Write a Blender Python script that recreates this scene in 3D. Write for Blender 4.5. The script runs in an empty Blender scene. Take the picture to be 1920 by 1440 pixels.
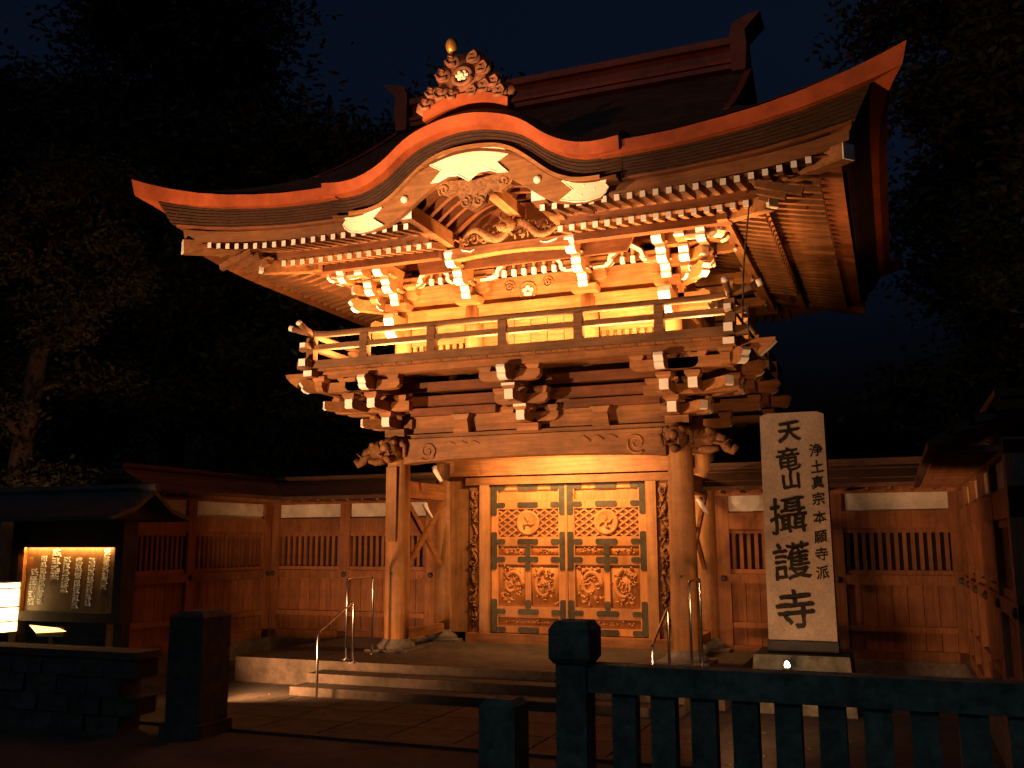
import bpy, bmesh, math, random
from math import sin, cos, pi, radians as R, sqrt, atan2
from mathutils import Vector, Matrix, Euler, noise
random.seed(7)
S = bpy.context.scene
C = S.collection

# ------------------------------------------------------------------ camera
cam_d = bpy.data.cameras.new('camera'); cam = bpy.data.objects.new('camera', cam_d); C.objects.link(cam)
yaw, pit, rol = R(-21.613), R(9.344), R(.2045)
fw = Vector((sin(yaw)*cos(pit), cos(yaw)*cos(pit), sin(pit))); rt = Vector((cos(yaw), -sin(yaw), 0)); dn = fw.cross(rt)
rt, dn = cos(rol)*rt + sin(rol)*dn, -sin(rol)*rt + cos(rol)*dn
m = Matrix((rt, -dn, -fw)).transposed().to_4x4(); m.translation = Vector((5.01997, -13.46205, 1.50741))
cam.matrix_world = m
cam_d.sensor_width = 36; cam_d.lens = 36*1789.77/1920; cam_d.clip_end = 800; cam_d.clip_start = .05
S.camera = cam

# ------------------------------------------------------------------ night sky
w = bpy.data.worlds.new('World'); S.world = w; w.use_nodes = True
nt = w.node_tree; bg = nt.nodes['Background']
sky = nt.nodes.new('ShaderNodeTexSky'); sky.sky_type = 'NISHITA'; sky.sun_disc = False
sky.sun_elevation = R(-3); sky.sun_rotation = R(200); sky.ozone_density = 4
hs = nt.nodes.new('ShaderNodeHueSaturation'); hs.inputs['Saturation'].default_value = .75; nt.links.new(sky.outputs[0], hs.inputs['Color']); tint = nt.nodes.new('ShaderNodeVectorMath'); tint.operation = 'MULTIPLY'; tint.inputs[1].default_value = (.62, 1.15, 1.15); nt.links.new(hs.outputs[0], tint.inputs[0]); nt.links.new(tint.outputs[0], bg.inputs[0]); bg.inputs[1].default_value = .15
night_fill_d = bpy.data.lights.new('night_fill', 'SUN'); night_fill_d.energy = .055; night_fill_d.angle = R(10); night_fill_d.color = (.75, .95, .95)  # added bluish fill for fence and foreground; no moon is known
night_fill = bpy.data.objects.new('night_fill', night_fill_d); C.objects.link(night_fill); night_fill.rotation_euler = (R(50), 0, R(-20))

S.view_settings.view_transform = 'Standard'; S.view_settings.look = 'None'
S.view_settings.exposure = .32; S.view_settings.gamma = 1
S.view_settings.use_curve_mapping = False

# ------------------------------------------------------------------ lamps
WARM = (1, .47, .155)
def lamp(name, kind, loc, energy, target=None, color=WARM, size=.2, spot=None, blend=.6, sy=None):
    d = bpy.data.lights.new(name, kind); d.energy = energy; d.color = color
    if kind == 'SPOT': d.spot_size = R(spot); d.spot_blend = blend; d.shadow_soft_size = size
    elif kind == 'AREA':
        d.size = size
        if sy: d.shape = 'RECTANGLE'; d.size_y = sy
    else: d.shadow_soft_size = size
    o = bpy.data.objects.new(name, d); C.objects.link(o); o.location = loc
    if target is not None:
        o.rotation_euler = (Vector(target)-Vector(loc)).to_track_quat('-Z', 'Y').to_euler()
    return o
lamp('front_floodlight', 'SPOT', (-5.2, -8.6, .7), 4300, (.3, -1, 8.0), size=.08, spot=72, blend=.55, color=(1, .52, .235))
lamp('gable_fill_spot', 'SPOT', (-1.6, -9.0, .3), 6600, (.1, -2.5, 6.2), size=.05, spot=30, blend=1, color=(1, .57, .29))  # added spot to whiten the gilt plates and brighten the gable
lamp('wall_floodlight', 'SPOT', (-3.1, -3.3, -.22), 560, (-1.6, 1, 1.7), size=.2, spot=116, blend=.6, color=(1, .45, .175))
lamp('right_floodlight', 'SPOT', (3.6, -4.7, -.3), 560, (3.4, .6, 2.0), size=.35, spot=95, blend=.8, color=(1, .45, .175))
lamp('trunk_fill_spot', 'SPOT', (-8.2, -2.2, 0), 130, (-10.2, 0, 4.5), size=.1, spot=60, blend=1, color=(1, .45, .25))  # added warm light on the pine trunk, in place of lantern spill
lamp('street_glow', 'SPOT', (-8, -26, 5), 2600, (.3, .5, 8.6), size=.3, spot=26, blend=1, color=(1, .33, .12))
for _x in (-1.7, 0, 1.7):
    lamp('balcony_uplight', 'AREA', (_x, -.85, 4.2), 150, (_x, -.4, 6), size=1.0, sy=.1)
for _x in (-2.75, 2.75):
    lamp('corner_uplight', 'AREA', (_x, -.75, 4.22), 70, (_x*1.08, -.7, 6), size=.25, sy=.1)
lamp('side_uplight', 'AREA', (2.75, 1.4, 4.22), 13, (3.3, 1.4, 6), size=.2, sy=.8)
lamp('lintel_lamp', 'AREA', (.1, .45, 3.02), 125, (.1, 1.9, 1.6), size=1.6, sy=.12)
lamp('stone_uplight', 'SPOT', (3.78, -1.85, .12), 17, (3.9, -1.1, 1.5), size=.03, spot=120, blend=1, color=(1, .55, .25))

# ------------------------------------------------------------------ materials
def mat(name, col, col2=None, rough=.65, scale=6, stretch=(1, 1, 1), metal=0, bump=.15, spec=.35, detail=5, per_object=.16, weather=.42):
    M = bpy.data.materials.new(name); M.use_nodes = True; n = M.node_tree.nodes; l = M.node_tree.links
    b = n['Principled BSDF']; b.inputs['Roughness'].default_value = rough; b.inputs['Metallic'].default_value = metal
    b.inputs['Specular IOR Level'].default_value = spec
    tc = n.new('ShaderNodeTexCoord'); mp = n.new('ShaderNodeMapping'); mp.inputs['Scale'].default_value = stretch
    l.new(tc.outputs['Object'], mp.inputs[0])
    no = n.new('ShaderNodeTexNoise'); no.inputs['Scale'].default_value = scale; no.inputs['Detail'].default_value = detail
    no.noise_dimensions = '4D'; no.inputs['Roughness'].default_value = .65
    oi = n.new('ShaderNodeObjectInfo'); mu = n.new('ShaderNodeMath'); mu.operation = 'MULTIPLY'; mu.inputs[1].default_value = 40
    l.new(oi.outputs['Random'], mu.inputs[0]); l.new(mu.outputs[0], no.inputs['W'])
    l.new(mp.outputs[0], no.inputs['Vector'])
    n2 = n.new('ShaderNodeTexNoise'); n2.inputs['Scale'].default_value = 1.3; n2.inputs['Detail'].default_value = 6; n2.inputs['Roughness'].default_value = .7; l.new(tc.outputs['Object'], n2.inputs['Vector'])
    w2 = n.new('ShaderNodeMapRange'); w2.inputs[1].default_value = .35; w2.inputs[2].default_value = .65; w2.inputs[3].default_value = 1-weather; w2.inputs[4].default_value = 1+weather*.35; l.new(n2.outputs[0], w2.inputs[0])
    if col2 is None: col2 = tuple(c*.6 for c in col)
    cr = n.new('ShaderNodeValToRGB'); cr.color_ramp.elements[0].position = .32; cr.color_ramp.elements[1].position = .68
    cr.color_ramp.elements[0].color = (*col2, 1); cr.color_ramp.elements[1].color = (*col, 1)
    l.new(no.outputs[0], cr.inputs[0])
    hs = n.new('ShaderNodeHueSaturation'); mr = n.new('ShaderNodeMapRange')
    mr.inputs[3].default_value = 1-per_object; mr.inputs[4].default_value = 1+per_object
    l.new(oi.outputs['Random'], mr.inputs[0]); l.new(mr.outputs[0], hs.inputs['Value']); l.new(cr.outputs[0], hs.inputs['Color'])
    vm = n.new('ShaderNodeVectorMath'); vm.operation = 'SCALE'; l.new(hs.outputs[0], vm.inputs[0]); l.new(w2.outputs[0], vm.inputs['Scale']); l.new(vm.outputs[0], b.inputs['Base Color'])
    if bump:
        bp = n.new('ShaderNodeBump'); bp.inputs['Strength'].default_value = bump; bp.inputs['Distance'].default_value = .02
        l.new(no.outputs[0], bp.inputs['Height']); l.new(bp.outputs[0], b.inputs['Normal'])
    return M
def emat(name, col, s, base=(.8, .8, .8)):
    M = bpy.data.materials.new(name); M.use_nodes = True; b = M.node_tree.nodes['Principled BSDF']
    b.inputs['Base Color'].default_value = (*base, 1); b.inputs['Emission Color'].default_value = (*col, 1); b.inputs['Emission Strength'].default_value = s
    return M
WX = mat('wood_grain_x', (.38, .17, .06), (.2, .082, .027), .6, 5, (.35, 5, 5))
WY = mat('wood_grain_y', (.36, .16, .056), (.19, .076, .025), .6, 5, (5, .35, 5))
WZ = mat('wood_grain_z', (.42, .21, .08), (.26, .12, .042), .6, 4, (6, 6, .3))
WR = mat('red_brown_wood', (.19, .064, .021), (.1, .031, .01), .6, 5, (.5, 4, 4))  # red-brown wood, darkened so bracket recesses carry shade in the colour
WE = mat('eave_wood', (.23, .095, .034), (.12, .047, .017), .65, 5, (.5, 4, 4))
WEY = mat('rafter_wood', (.27, .115, .04), (.15, .06, .021), .65, 5, (4, .4, 4))
ORN = mat('ridge_tile_clay', (.3, .12, .055), (.17, .065, .03), .7, 8, bump=.3)
WB = mat('weathered_rail_wood', (.25, .13, .06), (.13, .065, .03), .8, 5, (.4, 6, 6))
WC = mat('carved_wood', (.36, .17, .065), (.14, .055, .02), .7, 26, (1, 1, 1), bump=1)
WD = mat('door_wood', (.55, .25, .08), (.4, .165, .047), .55, 4, (6, 6, .4))
WW = mat('wall_wood', (.36, .15, .062), (.2, .078, .032), .75, 4, (6, 6, .4))
WHT = mat('white_end_paint', (.86, .84, .8), (.76, .73, .67), .6, 9, bump=.05, per_object=.04, weather=.1)
PLS = mat('white_plaster', (.8, .76, .7), (.66, .62, .56), .9, 3, bump=.05, per_object=.02)
CAP = mat('copper_fascia', (.45, .1, .03), (.33, .068, .02), .5, 3, bump=.05, per_object=.03)
BARK = mat('cypress_bark_eave', (.065, .026, .012), (.022, .009, .005), .9, 9, (1, 1, 8), bump=.6)
ROOF = mat('dark_bark_roof', (.17, .085, .05), (.08, .04, .024), .8, 5, bump=.5)
RIDGE = mat('copper_ridge', (.3, .085, .035), (.2, .055, .024), .5, 4, bump=.05)
GOLD = mat('gilt_fitting', (1, .9, .68), (.96, .84, .6), .38, 12, metal=.1, bump=.1, per_object=.02, weather=.05)
FIN = mat('old_gold', (.85, .42, .1), (.7, .32, .07), .35, 12, metal=.6, bump=.1)
IRON = mat('green_black_iron', (.085, .075, .05), (.045, .042, .028), .55, 12, metal=.4, bump=.2)
STEEL = mat('stainless_steel', (.8, .8, .8), (.7, .7, .7), .24, 12, metal=1, bump=0)
STONE = mat('grey_stone', (.2, .175, .15), (.11, .095, .08), .85, 14, bump=.4)
FSTONE = mat('mossy_fence_stone', (.3, .33, .27), (.1, .13, .09), .9, 11, bump=.5, weather=.5)
DSTONE = mat('shade_toned_stone', (.1, .1, .085), (.035, .038, .03), .9, 9, bump=.6, weather=.5)  # darker copy of the fence stone, with shade put into its colour
STELE = mat('pale_granite', (.25, .2, .158), (.165, .13, .1), .75, 40, bump=.3, per_object=0, weather=.35)
INK = mat('black_ink', (.012, .011, .01), (.02, .018, .016), .9, 20, bump=0, spec=.05)
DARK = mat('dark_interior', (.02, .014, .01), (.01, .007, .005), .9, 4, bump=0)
TILE = mat('smoked_roof_tile', (.075, .07, .07), (.04, .038, .04), .55, 8, bump=.2)
GROUND = mat('ground_paving', (.1, .085, .07), (.05, .042, .036), .95, 3, bump=.4, per_object=0, detail=9)
PAVE = mat('paved_stone', (.11, .082, .06), (.05, .038, .028), .85, 7, bump=.35)
BRK = mat('tree_bark', (.16, .11, .075), (.07, .05, .035), .95, 6, (5, 5, 1), bump=.8)
LEAF = mat('dark_leaves', (.085, .09, .035), (.035, .04, .016), .6, 1.2, bump=0, spec=.2)
LEAF2 = mat('pine_needles', (.08, .075, .03), (.03, .03, .013), .7, 1.5, bump=0, spec=.2)
BOARD = mat('dark_stained_board', (.17, .095, .042), (.11, .06, .026), .35, 5, (5, 1, 1), bump=.05)
WALLROOF = mat('wall_bark_roof', (.13, .065, .038), (.06, .03, .018), .85, 6, (1, 6, 6), bump=.5)
DKW = mat('dark_weathered_wood', (.06, .042, .032), (.03, .02, .016), .8, 5, (1, 1, 1))
PAPER = emat('lit_paper', (1, .62, .22), 5.5)
LENS = emat('lit_lens', (1, .55, .15), 2.6)

# ------------------------------------------------------------------ mesh builder
ORG = {}
def org(o):
    return ORG.get(o.name, Vector((0, 0, 0))) if o else Vector((0, 0, 0))
class MB:
    def __init__(s): s.v = []; s.f = []
    def add(s, vs, fs):
        n = len(s.v); s.v += [tuple(p) for p in vs]; s.f += [tuple(i+n for i in f) for f in fs]; return s
    def box(s, x0, x1, y0, y1, z0, z1):
        return s.add([(x0,y0,z0),(x1,y0,z0),(x1,y1,z0),(x0,y1,z0),(x0,y0,z1),(x1,y0,z1),(x1,y1,z1),(x0,y1,z1)],
                     [(0,3,2,1),(4,5,6,7),(0,1,5,4),(1,2,6,5),(2,3,7,6),(3,0,4,7)])
    def frus(s, c, a, b, z0, z1):   # tapered block: half sizes a (bottom) b (top)
        x, y = c
        return s.add([(x-a[0],y-a[1],z0),(x+a[0],y-a[1],z0),(x+a[0],y+a[1],z0),(x-a[0],y+a[1],z0),(x-b[0],y-b[1],z1),(x+b[0],y-b[1],z1),(x+b[0],y+b[1],z1),(x-b[0],y+b[1],z1)],
                     [(0,3,2,1),(4,5,6,7),(0,1,5,4),(1,2,6,5),(2,3,7,6),(3,0,4,7)])
    def beam(s, p, q, wd, h, up=(0, 0, 1)):
        p = Vector(p); q = Vector(q); d = (q-p).normalized(); r = d.cross(Vector(up)).normalized()*(wd/2); u = r.cross(d).normalized()*(h/2)
        vs = [p-r-u, p+r-u, p+r+u, p-r+u, q-r-u, q+r-u, q+r+u, q-r+u]
        return s.add(vs, [(0,1,2,3),(7,6,5,4),(0,4,5,1),(1,5,6,2),(2,6,7,3),(3,7,4,0)])
    def prism(s, poly, a, b, ax='y'):   # polygon in the plane across ax, from a to b
        n = len(poly)
        def P(u, v, t): return (u, t, v) if ax == 'y' else ((t, u, v) if ax == 'x' else (u, v, t))
        vs = [P(u, v, a) for u, v in poly] + [P(u, v, b) for u, v in poly]
        return s.add(vs, [tuple(range(n)), tuple(range(2*n-1, n-1, -1))] + [(i, n+i, n+(i+1) % n, (i+1) % n) for i in range(n)])
    def tube(s, pts, rad, n=8, cap=True):
        pts = [Vector(p) for p in pts]; k = len(pts); rings = []
        up = Vector((0, 0, 1))
        for i, p in enumerate(pts):
            d = (pts[min(i+1, k-1)]-pts[max(i-1, 0)]).normalized()
            if abs(d.dot(up)) > .95: up2 = Vector((1, 0, 0))
            else: up2 = up
            a = d.cross(up2).normalized(); b = a.cross(d)
            r = rad(i/(k-1)) if callable(rad) else rad
            rings.append([p + a*(cos(2*pi*j/n)*r) + b*(sin(2*pi*j/n)*r) for j in range(n)])
        return s.loft(rings, cap=cap)
    def loft(s, rings, closed=True, cap=True):
        n = len(rings[0]); vs = [p for r in rings for p in r]; fs = []
        for i in range(len(rings)-1):
            for j in range(n if closed else n-1):
                a = i*n+j; b = i*n+(j+1) % n; fs.append((a, b, b+n, a+n))
        if cap and closed: fs.append(tuple(reversed(range(n)))); fs.append(tuple(range(len(vs)-n, len(vs))))
        return s.add(vs, fs)
    def lathe(s, c, prof, n=20):
        return s.loft([[(c[0]+r*cos(2*pi*j/n), c[1]+r*sin(2*pi*j/n), z) for j in range(n)] for r, z in prof])
    def ell(s, c, r, nu=10, nv=7):
        rings = [[(c[0]+r[0]*sin(pi*i/nv)*cos(2*pi*j/nu), c[1]+r[1]*sin(pi*i/nv)*sin(2*pi*j/nu), c[2]-r[2]*cos(pi*i/nv)) for j in range(nu)] for i in range(1, nv)]
        return s.loft(rings)
    def mesh(s, name, M, off=Vector((0, 0, 0)), smooth=False):
        me = bpy.data.meshes.new(name); me.from_pydata([(x-off[0], y-off[1], z-off[2]) for x, y, z in s.v], [], s.f)
        me.materials.append(M)
        if smooth: me.polygons.foreach_set('use_smooth', [True]*len(me.polygons))
        me.update(); return me
    def build(s, name, M, parent=None, smooth=False, kind=None, label=None):
        o = bpy.data.objects.new(name, s.mesh(name, M, org(parent), smooth)); C.objects.link(o)
        if parent: o.parent = parent; ORG[o.name] = org(parent)
        if kind: o['kind'] = kind
        if label: o['label'] = label
        return o
def put(name, me, loc, parent, rot=None, scale=None):
    o = bpy.data.objects.new(name, me); C.objects.link(o)
    if parent: o.parent = parent; loc = Vector(loc)-org(parent)
    o.location = loc
    if rot: o.rotation_euler = rot
    if scale: o.scale = scale
    return o
def box(name, M, parent, *a): return MB().box(*a).build(name, M, parent)
def thing(name, label, cat, loc, group=None):
    o = bpy.data.objects.new(name, None); C.objects.link(o); o.location = loc; ORG[o.name] = Vector(loc); o.empty_display_size = .3
    o['label'] = label; o['category'] = cat
    if group: o['group'] = group
    return o
def tag(o, label, cat, group=None):
    o['label'] = label; o['category'] = cat
    if group: o['group'] = group
    return o
def spiral(c, r0, r1, turns, a0, n=40, flip=1, y=0):
    return [(c[0]+flip*(r0+(r1-r0)*i/n)*cos(a0+2*pi*turns*i/n), y, c[1]+(r0+(r1-r0)*i/n)*sin(a0+2*pi*turns*i/n)) for i in range(n+1)]

# ------------------------------------------------------------------ ground
G = -.5
MB().box(-90, 90, -40, 120, G-.5, G).build('ground', GROUND, kind='structure')
pl = MB().box(-4.1, 3.0, -1.5, 5.2, G, -.15).build('platform', PAVE, kind='structure')
st = MB(); st.box(-2.6, 2.6, -1.9, -1.503, G, -.27); st.build('step', PAVE, kind='structure')
st = MB(); st.box(-2.6, 2.6, -2.3, -1.903, G, -.39); st.build('step', PAVE, kind='structure')
# paving slabs of the approach, each its own slab between the kerb lines
pv = MB().box(-9, 9, -4.62, -4.5, G, G+.03).build('kerb_strip', PAVE, kind='structure')
slab_me = {}
for i in range(8):
    for j in range(3):
        k = (i+j) % 3
        if k not in slab_me:
            slab_me[k] = MB().box(-.385, .385, -.33, .33, 0, .02).mesh('paving_slab', PAVE)
        put('paving_slab', slab_me[k], (-2.75+.79*i, -4.14+.68*j, G), None)['kind'] = 'structure'

# ------------------------------------------------------------------ temple gate
gate = thing('temple_gate', 'two storey wooden temple gate with curved gable over carved double doors', 'temple gate', (0, 1.75, -.15))
CX = 2.25
# columns on round stone bases
col_me = MB().lathe((0, 0), [(.19, .02), (.195, .5), (.19, 1.6), (.178, 2.6), (.17, 3.12)], 24).mesh('column', WZ, smooth=True)
base_me = MB().lathe((0, 0), [(.27, -.15), (.29, -.12), (.29, -.06), (.25, -.02), (.215, .0), (.215, .03)], 24).mesh('stone_base', STONE, smooth=True)
pad_me = MB().box(-.36, .36, -.36, .36, -.15, -.11).mesh('base_slab', STONE)
for y in (0, 1.75, 3.5):
    for sx in (-1, 1):
        put('column', col_me, (sx*CX, y, 0), gate); put('stone_base', base_me, (sx*CX, y, 0), gate); put('base_slab', pad_me, (sx*CX, y, 0), gate)
for sx in (-1, 1):
    if sx < 0: MB().prism([(sx*CX-.11, 1.5), (sx*CX+.07, 1.5), (sx*CX+.07, 2.66), (sx*CX-.11, 2.66)], -.215, -.185).build('column_board', WZ, gate)
    hole = MB().tube([(sx*CX, -.2, 1.02), (sx*CX, -.185, 1.02)], .02, 8).build('bolt_head', IRON, gate)
# rainbow lintel with carved spirals
top = 3.09
low = [(-2.08+4.16*i/24, 2.70+.075*sin(pi*i/24)**.6) for i in range(25)]
MB().prism(low + [(2.08, top), (-2.08, top)], -.17, .15).build('lintel_beam', WX, gate)
for sx in (-1, 1):
    cv = MB(); cv.tube(spiral((sx*1.66, 2.89), .155, .03, 1.6, -2.3, flip=-sx, y=-.172), lambda t: .024-.012*t, 6)
    cv.build('carved_spiral', WX, gate, True)
    cv = MB()
    for k in range(3):
        x = sx*(1.38-.2*k); cv.tube([(x, -.172, 2.98-.02*k), (x-sx*.1, -.178, 3.02), (x-sx*.2, -.172, 2.985)], lambda t: .018*(1-.7*t), 6)
    cv.build('carved_leaf', WX, gate, True)
# frieze wall above the lintel: board panels, struts and head ties
for i in range(4):
    x0 = -2.08+1.04*i; box('frieze_panel', WX, gate, x0+.012, x0+1.028, .02, .1, top+.03, 3.62)
MB().box(-2.25, 2.25, -.1, .06, top, top+.075).build('frieze_sill', WX, gate)
for x in (-1.12, 1.12):
    a = MB().frus((x, -.02), (.13, .1), (.1, .09), 3.166, 3.36).build('strut', WX, gate)
    MB().frus((x, -.02), (.1, .1), (.15, .13), 3.363, 3.45).build('strut_block', WX, a)
for x0, x1 in ((-2.0, -.55), (.55, 2.0)):
    MB().box(x0, x1, -.1, .05, 3.46, 3.58).build('tie_beam', WR, gate)
for z in (3.62, 3.84):
    MB().box(-2.6, 2.6, -.09, .09, z, z+.15).build('tie_beam', WR, gate)
for sx in (-1, 1):
    for y0, y1 in ((.18, 1.57), (1.93, 3.3)):
        MB().box(sx*CX-.08, sx*CX+.08, y0, y1, 2.2, 2.46).build('side_beam', WY, gate)
        MB().box(sx*CX-.09, sx*CX+.09, y0, y1, 2.85, 3.1).build('side_beam', WY, gate)
        MB().box(sx*CX-.06, sx*CX+.06, y0, y1, 3.1, 4.05).build('side_panel', WR, gate)
        MB().box(sx*CX-.06, sx*CX+.06, y0, y1, 0, .14).build('side_sill', WY, gate)
    MB().beam((sx*CX, .2, 2.2), (sx*CX, 1.55, 1.1), .05, .1).build('brace', WY, gate)
    MB().beam((sx*CX+.052, .2, 1.1), (sx*CX+.052, 1.55, 2.2), .05, .1).build('brace', WY, gate)
# gate ceiling
MB().box(-2.2, 2.2, .1, 3.5, 3.4, 3.46).build('passage_ceiling', WX, gate)

# --- carved beasts at the column heads
def beast(name, base, d, L=.62, elephant=False):
    d = Vector(d).normalized(); s = Vector((-d.y, d.x, 0)); u = Vector((0, 0, 1)); b = Vector(base); mb = MB()
    def P(a, c, h): return b + d*a + s*c + u*h
    mb.tube([P(0, 0, 0), P(L*.3, 0, .02), P(L*.55, 0, .03), P(L*.75, 0, 0)], lambda t: .17-.05*t, 10)
    for c in (-1, 1):
        mb.ell(P(L*.62, c*.1, .1), (.06, .06, .05), 8, 6)
        mb.tube([P(L*.35, c*.15, .12), P(L*.28, c*.22, .04), P(L*.2, c*.2, -.12)], lambda t: .05*(1-.5*t), 7)
        mb.tube([P(L*.75, c*.06, -.07), P(L*1.02, c*.09, -.1), P(L*1.2, c*.1, -.03)], lambda t: .028*(1-.7*t), 6)
        for k in range(4):
            a = P(L*(.02+.1*k), c*.16, .1-.02*k)
            mb.tube([a, a+u*.07-d*.03, a+u*.05-d*.1+s*c*.03], lambda t: .035*(1-.6*t), 6)
    mb.tube([P(L*.7, 0, .03), P(L*.95, 0, -.02), P(L*1.1, 0, -.16), P(L*1.22, 0, -.2), P(L*1.35, 0, -.12)] if elephant else
            [P(L*.7, 0, .02), P(L*.9, 0, .03), P(L*1.02, 0, -.03)], lambda t: .085*(1-.45*t), 9)
    mb.tube([P(L*.3, 0, -.14), P(L*.62, 0, -.17), P(L*.85, 0, -.14)], lambda t: .07*(1-.4*t), 8)
    for k in range(3): mb.ell(P(L*(.16+.2*k), 0, .16-.03*k), (.08, .08, .06), 8, 6)
    return mb.build('carved_beast', WC, gate, True)
for sx in (-1, 1):
    beast('b', (sx*(CX+.12), 0, 2.93), (sx, 0, 0), .5, True)
    beast('b', (sx*CX, -.14, 2.93), (0, -1, 0), .36)
# white curled bracket tips beneath the lintel
for x, y, z in ((-1.86, .55, 2.6), (-2.2, .9, 2.02), (2.38, .8, 2.02)):
    MB().tube([(x-.03, y-.02, z+.1), (x, y-.04, z+.03), (x+.05, y, z-.07), (x+.08, y+.03, z-.13)], lambda t: .05*(1-.5*t), 7).build('white_bracket_tip', WHT, gate, True)

# --- generic stepped brackets
def block(c, z, a=.075, b=.105, h=.09, M=None, white=False):
    o = MB().frus(c, (a, a), (b, b), z, z+h*.55).box(c[0]-b, c[0]+b, c[1]-b, c[1]+b, z+h*.55, z+h).build('bearing_block', M or WX, gate)
    if white: MB().box(c[0]-b+.004, c[0]+b-.004, c[1]-b-.006, c[1]-b, z+h*.55, z+h-.003).build('painted_end', WHT, o)
    return o
def arm(p, q, z, wd=.13, h=.15, M=None, white=True, nose=False):
    """bracket arm from plan point p to plan point q with a rounded underside at its tip and a painted end"""
    p = Vector((p[0], p[1], 0)); q = Vector((q[0], q[1], 0)); d = (q-p).normalized(); s = Vector((-d.y, d.x, 0))*(wd/2); L = (q-p).length
    if nose: prof = [(0, -h/2), (L-.2, -h/2), (L-.12, -h*.62), (L-.05, -h*.5), (L-.01, -h*.2), (L-.02, 0), (L, h*.2), (L+.03, h*.45), (L+.01, h*.7), (L-.06, h*.85), (L-.14, h*.75), (0, h*.75)]
    else: prof = [(0, -h/2), (L-.1, -h/2), (L-.03, -h*.42), (L, -h*.3), (L, h/2), (0, h/2)]
    mb = MB(); n = len(prof)
    vs = [p+d*a-s+Vector((0, 0, z+b)) for a, b in prof]+[p+d*a+s+Vector((0, 0, z+b)) for a, b in prof]
    mb.add(vs, [tuple(range(n)), tuple(range(2*n-1, n-1, -1))]+[(i, n+i, n+(i+1) % n, (i+1) % n) for i in range(n)])
    o = mb.build('bracket_arm', M or WX, gate)
    if white:
        k0, k1 = (2, 10) if nose else (2, 4)
        e = MB(); sw = s*.99; ps = prof[k0:k1+1]
        rings = []
        for j, (a, b) in enumerate(ps):
            a0, b0 = ps[max(j-1, 0)]; a1, b1 = ps[min(j+1, len(ps)-1)]
            t = Vector((a1-a0, b1-b0)).normalized(); nx, nz = t.y*.006, -t.x*.006
            rings.append([p+d*(a+nx)-sw+Vector((0, 0, z+b+nz)), p+d*(a+nx)+sw+Vector((0, 0, z+b+nz))])
        e.loft(rings, closed=False); e.build('painted_end', WHT, o)
    return o
r1, r2, r3 = .47, .93, 1.22
Z1, Z2, Z3 = 3.34, 3.585, 3.86
def xarm(xc, y, z, half, M=None, blocks=(-1, 0, 1), under=False, vert=False):
    L = half; mb = MB(); h = .15
    prof = [(-L, h/2), (-L, -.01), (-L+.05, -h*.4), (-L+.14, -h/2), (L-.14, -h/2), (L-.05, -h*.4), (L, -.01), (L, h/2)]
    if vert: mb.prism([(y+a, z+b) for a, b in prof], xc-.062, xc+.062, 'x')
    else: mb.prism([(xc+a, z+b) for a, b in prof], y-.062, y+.062)
    o = mb.build('cross_arm', M or WX, gate)
    if under:
        e = MB(); e.loft([[(xc+a, y-.064, b+z-.004), (xc+a, y-.064, b+z+.03), (xc+a, y+.06, b+z-.004)] if not vert else [(xc-.064, y+a, b+z-.004), (xc-.064, y+a, b+z+.03), (xc+.06, y+a, b+z-.004)] for a, b in prof[1:7]], closed=False); e.build('painted_edge', WHT, o)
    for k in blocks:
        block((xc, y+k*(L-.1)) if vert else (xc+k*(L-.1), y), z+h/2, M=M)
# centre and corner sets of the front, then the sides
for x in (0, -CX, CX):
    box('capital_block', WX, gate, x-.17, x+.17, -.17, .17, 3.14, 3.255)
    arm((x, .25), (x, -r1), Z1); block((x, -r1+.08), Z1+.075, white=(x == 0))
    arm((x, .25), (x, -r2), Z2); block((x, -r2+.08), Z2+.075, white=(x == 0))
    arm((x, .25), (x, -r3), Z3, nose=True)
    xarm(x, -r1+.08, Z2, .42 if x == 0 else .36); xarm(x, -r2+.08, Z3, .47)
    if x == 0: xarm(x, -.005, Z1+.02, .45)
for sx in (-1, 1):
    for y in (0, 1.75, 3.5):
        X = sx*CX
        arm((X-sx*.25, y), (X+sx*r1, y), Z1, .125, .147); block((X+sx*(r1-.08), y), Z1+.075)
        arm((X-sx*.25, y), (X+sx*r2, y), Z2, .125, .147); block((X+sx*(r2-.08), y), Z2+.075)
        arm((X-sx*.25, y), (X+sx*r3, y), Z3, .125, .147, nose=True)
        if y: xarm(X+sx*(r2-.08), y, Z3, .46, vert=True)
    # diagonal arms at the front corner
    for rr, z in ((r1, Z1), (r2, Z2)):
        arm((X, 0), (X+sx*rr*.93, -rr*.93), z+.003, .125, .143)
    arm((X, 0), (X+sx*1.12, -1.12), Z3+.003, .125, .143, nose=True)
    # second-line arms standing on the first steps
    arm((X+sx*(r1-.08), .1), (X+sx*(r1-.08), -r2), Z2+.002, .128, .149); block((X+sx*(r1-.08), -r2+.08), Z2+.077)
    arm((X+sx*.1-sx*.5, -r1+.08), (X+sx*r2, -r1+.08), Z2-.002, .128, .149); block((X+sx*(r2-.08), -r1+.08), Z2+.077)
    xarm(X+sx*(r1+.02), -r2+.08, Z3+.002, .5); xarm(X+sx*(r2-.08), -r1-.1, Z3-.002, .5, vert=True)
for z, y, M in ((3.64, 0, WR),):
    box('through_beam', M, gate, -3.1, 3.1, y-.055, y+.055, z+.11 if y else z-.03, z+.2 if y else z+.1)
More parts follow.
